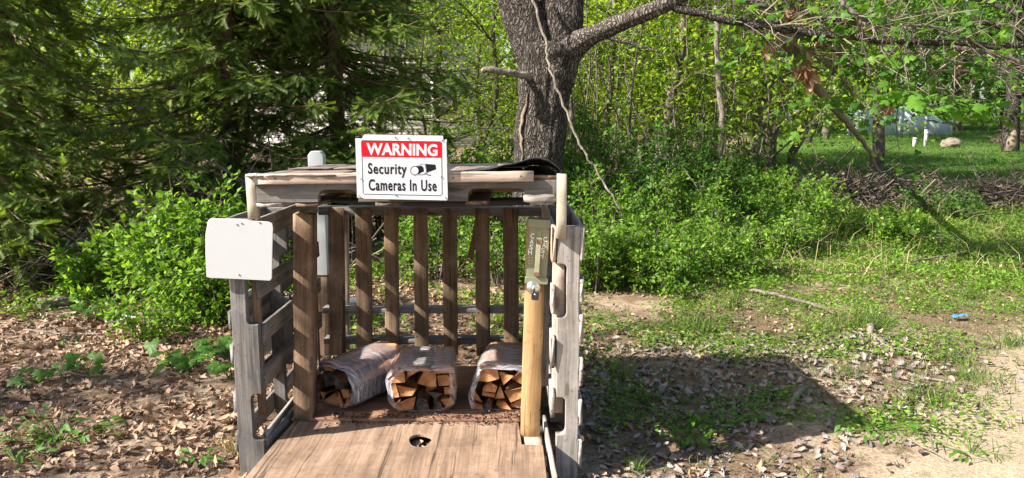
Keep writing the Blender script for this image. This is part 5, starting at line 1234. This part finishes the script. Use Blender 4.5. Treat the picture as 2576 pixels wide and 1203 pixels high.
    for k in range(215):
        if k < 130: c = focus[k % 11] + g.normal(size=3) * [.10, .13, .045]; s = g.uniform(.07, .15)
        else: c = ends[g.integers(0, len(ends))] + g.normal(size=3) * .07; s = g.uniform(.05, .12)
        a = g.uniform(0, 6.28); nz = unit(np.array([0, -.25, 1.]) + g.normal(size=3) * .35); d = np.array([math.cos(a), math.sin(a), -.25]); d = unit(d - nz * d.dot(nz)); w = np.cross(nz, d)
        o = bpy.data.objects.new('leaf', me[k % 2][0]); C.objects.link(o); o.parent = t; o.matrix_local = mat3(np.stack([d, w, nz], -1) * s, c - np.array([b.x, Y, 0]))
    n = 750; i = g.integers(0, len(ends), n); pos = ends[i] + g.normal(size=(n, 3)) * .1; scatter(crown, me[0][1], me[0][2], pos, frames(n, g.uniform(.05, .11, n), 1.2, g=g))
    # the crown above the picture shades what stands below it
    n = 3200; u = unit(g.normal(size=(n, 3))) * (g.random(n) ** .4)[:, None]; cl = g.normal(size=(60, 3)) * [2.6, 1.6, 1.3]; pos = cl[g.integers(0, 60, n)] + u * .75 + [b.x + 1.6, Y + .8, 6.6]
    pos = pos[pos[:, 2] > 4.3]; scatter(crown, *LEAF2, pos, frames(len(pos), g.uniform(.1, .2, len(pos)), .8, g=g))
    crown.build('crown', M['maple'], t)['kind'] = 'stuff'
    # brown dead leaves that still hang on
    for px, py, s in ((1937, 112, .16), (2030, 165, .2), (2040, 190, .16), (2012, 178, .14), (2235, 270, .12), (2168, 60, .14), (1990, 25, .16), (2415, 160, .1), (2120, 50, .15), (2060, 95, .12)):
        c = W(px, py, -.5); mb = MB(); n = 14; scatter(mb, *LEAF4, c + g.normal(size=(n, 3)) * s * [.2, .2, .3], frames(n, g.uniform(.6, 1.1, n) * s * .8, .2, np.tile([0, 0, -1.], (n, 1)), g=g)); mb.build('dry_leaf_cluster', M['dryleaf'], t)
big_tree()
stick('dead_branch', [at(1330, -40, 7.75), at(1367, 87, 7.6), at(1387, 178, 7.5), at(1420, 275, 7.4), at(1468, 376, 7.3), at(1512, 448, 7.25), at(1562, 530, 7.2)], .0145, .009, 'long lichen-spotted dead branch leaning across the big trunk into the bushes', 'branch', 'deadwood', 40, 10, .008, 20)
stick('dead_branch', [at(1968, 76, 7.34), at(2026, 185, 8.4), at(2093, 265, 9.8), at(2150, 330, 11), at(2185, 380, 11.6), at(2223, 455, 12.4)], .07, .022, 'broken dead limb hanging down onto the dark heap of branches', 'branch', 'deadwood', 36, 10, .012, 21)
a = at(1803, 40, 10.8); a2 = at(1804, 144, 10.8); a3 = at(1815, 290, 10.8)
stick('dead_pole', [(a3.x + .02, 10.8, float(gz(a3.x, 10.8)) - .05), at(1814, 376, 10.8), a3, a2, a, at(1802, -60, 10.8)], .045, .03, 'thin speckled dead pole standing in the bushes right of the big tree', 'dead tree', 'deadwood', 40, 10, .006, 22)
# bare twig sprawls at the upper right, over the lawn
stick('fallen_stick', [(at(1640, 700, 8.6).x, 8.6, 0.), at(1690, 420, 8.3), at(1760, 480, 8.2), at(1815, 560, 8.1)], .006, .004, 'thin arching bare stem over the bright bushes', 'stem', 'deadwood', 20, 6, .004, 23)

# ------------------------------------------------------------------ woodland trees
def wood_tree(name, base, H, r0, lab, seed, leaf_mat, n_leaf, size, z0c=1.0, lean=(0, 0), limbs=9, reach=1.6, sig=.3, group=None, bark='thin', flat=.7, sides=8, wob=.05):
    g = np.random.default_rng(seed); x, y = base; z = float(gz(x, y)); t = thing(name, lab, 'tree', (x, y, z), group); tr, lf = MB(), MB(); n = 16
    s = np.linspace(0, 1, n); w = np.cumsum(g.normal(size=(n, 2)) * wob, 0); w -= w[0]
    P_ = np.column_stack([x + lean[0] * s + w[:, 0], y + lean[1] * s + w[:, 1], z - .1 + (H + .1) * s]); tube(tr, P_, r0 * (1 - .8 * s), sides); cen = []
    for k in range(limbs):
        f = g.uniform(min(.9, z0c / H), .97); o = P_[int(f * (n - 1))]; a = g.uniform(0, 6.28); L = reach * (1.15 - .7 * f) * g.uniform(.6, 1.2)
        d = np.array([math.cos(a), math.sin(a), g.uniform(.0, .7)]); e = o + d * L; m = o + d * L * .5 + [0, 0, .12 * L]; B = smooth_path([o, m, e], 7); tube(tr, B, np.linspace(r0 * .32, .006, 7), 5, False)
        for q in range(5):
            c = B[g.integers(2, 7)]; d2 = unit(d + g.normal(size=3) * .8) * L * .4; tube(tr, [c, c + d2], [.008, .003], 3, False); cen += [c + d2, c + d2 * .5]
        cen.append(e)
    if n_leaf:
        cen = np.array(cen); i = g.integers(0, len(cen), n_leaf); pos = cen[i] + g.normal(size=(n_leaf, 3)) * sig * [1, 1, flat]
        scatter(lf, *LEAF2, pos, frames(n_leaf, g.uniform(.6, 1.25, n_leaf) * size, .9, g=g)); lf.build('crown', M[leaf_mat], t)['kind'] = 'stuff'
    tr.build('trunk', M[bark], t, True); return t
# named ones
wood_tree('sapling', (-1.15, 12.2), 5, .045, 'dark slender sapling between the spruces and the big trunk', 301, 'woods', 2600, .075, .9, (-.5, 0), 14, 1.7, .28)
wood_tree('sapling', (-.45, 14.5), 6, .06, 'forked sapling left of the big trunk with pale leaves', 302, 'woods', 3600, .08, 1.0, (.3, 0), 14, 1.8, .3)
wood_tree('woodland_tree', (1.05, 12.4), 8, .05, 'dark upright slender trunk just right of the big trunk', 303, 'woods', 2600, .085, 1.8, (.15, 0), 12, 1.6, .3)
wood_tree('woodland_tree', (1.7, 14.0), 8, .07, 'slender trunk beneath the end of the thick right limb', 304, 'woods', 3000, .085, 1.2, (.1, 0), 12, 1.7, .3)
for k, (x, y, lx, r, lab) in enumerate([(4.7, 15.5, .9, .10, 'leaning dark trunk, leftmost of the clump at the edge of the lawn'), (5.0, 15.9, 1.6, .12, 'strongly leaning dark trunk in the middle of the clump at the lawn'), (5.4, 16.3, .5, .11, 'upright dark trunk in the clump at the lawn'), (5.7, 16.0, 1.9, .10, 'low leaning dark trunk on the right of the clump at the lawn'), (4.4, 16.4, -.4, .11, 'dark trunk behind the leaning clump, tilted left')]):
    wood_tree('leaning_tree', (x, y), 5.2, r, lab, 310 + k, 'woods', 2600, .09, 2.2, (lx, .4), 12, 2.0, .35)
far = 0
spots = [(-7.5, 13), (-6, 14.5), (-4.6, 13.2), (-3.2, 14.8), (-2.2, 13.4), (-3.8, 17.5), (-1.6, 16.5), (-6.5, 18.5), (.2, 16.8), (1.2, 18.2), (2.4, 15.2), (3.0, 17.0), (2.2, 20), (3.9, 18.6), (.6, 21), (4.9, 19.5), (3.4, 21.5), (5.6, 22), (-.9, 20), (2.6, 12.9), (3.5, 14.2), (1.9, 16.4), (6.6, 21.0), (-9, 15), (-9.5, 19), (4.3, 13.3)]
for k, (x, y) in enumerate(spots):
    open_ = -5.5 < x < .3
    wood_tree('woodland_tree', (x, y), (5.2 if open_ or x > 2 else 6.2) + .6 * (k % 3), .05 + .02 * (k % 4), 'slender leafy tree standing in the spring woods', 330 + k, 'woods', 2600 if open_ else 6000, .095, .5 + .5 * (k % 3), (.4 * math.sin(k * 2.1), 0), 18, 2.1, .4, 'slender trees in the woods')
# vines and thin stems
def vines():
    g = np.random.default_rng(8); mb = MB()
    for k in range(120):
        y = g.uniform(11.5, 19); x = y * g.uniform(.05, .33); z = float(gz(x, y)); h = g.uniform(1.5, 4.8); p = [np.array([x, y, z])]; 
        for q in range(5): p.append(p[-1] + [g.normal(.02, .16), g.normal(0, .1), h / 5])
        tube(mb, smooth_path(p, 12), np.linspace(.016, .006, 12) * g.uniform(.5, 1.4), 4, False)
    for k in range(90):
        y = g.uniform(12, 17); x = y * g.uniform(.05, .34); z = g.uniform(1.6, 3.6); L = g.uniform(.6, 2); a = g.uniform(-1, 1)
        tube(mb, smooth_path([(x, y, z), (x + L * .5, y + .1, z - g.uniform(.1, .5)), (x + L, y, z + a * .5)], 9), [.007] * 9, 4, False)
    tag(mb.build('vine_tangle', M['thin']), 'tangle of bare vines and thin stems hanging in the woods', 'vines', kind='stuff')
vines()
for k, (x, y, n) in enumerate([(13.0, 32.3, 9000), (11.2, 29.5, 6000)]):  # invented trees, their crowns put here to keep the fence in shade
    wood_tree('maple_tree', (x, y), 9.5, .2, ['maple added at the end of the woods to shade the pale fence', 'maple added at the woods edge to shade the pale fence'][k], 440 + k, 'maple', n, .2, 3.0, (.8, .5), 28, 4.4, .6, bark='thin')
mb = MB(); x, y = area(1500, 2.2, 9, 7.0, 13, g); k = (x < y * .74) & (x > 1.5 + (y - 7) * .2); x, y = x[k], y[k]
blades(mb, x, y, g.uniform(.12, .45, len(x)), g, .45, .014); tag(mb.build('dry_stalks', M['straw']), 'dry straw stalks standing among the green plants', 'grass', kind='stuff')
# maples at the far side of the lawn
wood_tree('maple_tree', (16.1, 25), 9, .26, 'maple on the lawn with a pale scar at its foot', 380, 'maple', 9000, .17, 2.0, (-.6, 0), 22, 4.2, .6, bark='trunk', sides=14)
Yt = 25.; mb = MB(); ptz = float(gz(16.1, Yt)); tube(mb, [(16.0, Yt - .17, ptz), (16.03, Yt - .16, ptz + .35), (16.06, Yt - .14, ptz + .75)], [.2, .16, .06], 10); tag(mb.build('root_scar', M['barewood'], bpy.data.objects.get('maple_tree')), 'pale bare wood at the foot')
wood_tree('maple_tree', (11.2, 15.5), 9, .24, 'maple beyond the right edge whose dark crown hangs over the lawn', 381, 'maple', 5600, .14, 2.6, (-.8, 0), 34, 4.6, .55, bark='trunk', sides=12)
wood_tree('maple_tree', (9.0, 19), 8, .16, 'maple with low leafy boughs at the edge of the lawn', 382, 'maple', 4200, .14, 2.6, (-.3, 0), 26, 3.4, .5, bark='thin')
for k, (x, y) in enumerate([(15.5, 40), (19.5, 41), (23, 40), (26.5, 42), (30, 41), (12.5, 39.5)]):
    wood_tree('maple_tree', (x, y), 10, .2, 'dark leafy maple standing in the row behind the pale fence', 400 + k, 'shrubdark', 6500, .26, .9, (0, 0), 30, 3.6, .7, 'row of maples behind the fence', bark='thin')
brush('leaf_heap', (at(2560, 325, 29).x, 29), .8, .5, .9, 60, 'brown heap of raked leaves at the far right of the lawn', 67, ('twigpale', 'twig'), leaf=500)
# trees beyond the left edge: their shade falls in bands over the left litter
for k, (x, y, zc, n) in enumerate([(-9.0, -.5, 3.0, 1500), (-10.4, .9, 3.0, 1600), (-7.6, 2.4, 2.2, 900)]):
    wood_tree('roadside_tree', (x, y), 6.5, .1, ['young tree beyond the left edge casting shade bands', 'second young tree farther beyond the left edge', 'low young tree beyond the left edge near the spruces'][k], 390 + k, 'woods', n, .12, zc, (.2, 0), 14, 1.9, .28)
# the woods close off behind everything
def far_woods():
    g = np.random.default_rng(9); tr, lf = MB(), MB()
    for k in range(150):
        a = g.uniform(-.75, .9); y = g.uniform(34, 50) if a < .3 else g.uniform(46, 60); x = a * y; z = float(gz(x, y))
        if -10 < x < 0 and y < 36: continue
        tube(tr, [(x, y, z - .2), (x + g.normal() * .4, y, z + 5), (x + g.normal() * .8, y, z + 10)], [.2, .14, .07], 6, False)
    n = 52000; a = g.uniform(-.85, 1.0, n); y = np.where(a < .3, g.uniform(32, 50, n), g.uniform(45, 60, n)); x = a * y; cl = fbm(x * .35, y * .35, 0)
    z = gz(x, y) + 13 * g.random(n); k = (fbm(x * .5 + 3, y * .5, z * .5) > .4) & ~((x > -10.5) & (x < .5) & (y < 33)); x, y, z = x[k], y[k], z[k]
    scatter(lf, *LEAF2, np.column_stack([x, y, z]), frames(len(x), g.uniform(.3, .6, len(x)), .6, g=g))
    o = thing('far_woods', 'leafy spring woods closing the view behind everything', 'woods', (0, 45, 1)); o['kind'] = 'stuff'
    tr.build('trunks', M['thin'], o)['kind'] = 'stuff'; lf.build('crowns', M['woods'], o)['kind'] = 'stuff'
far_woods()
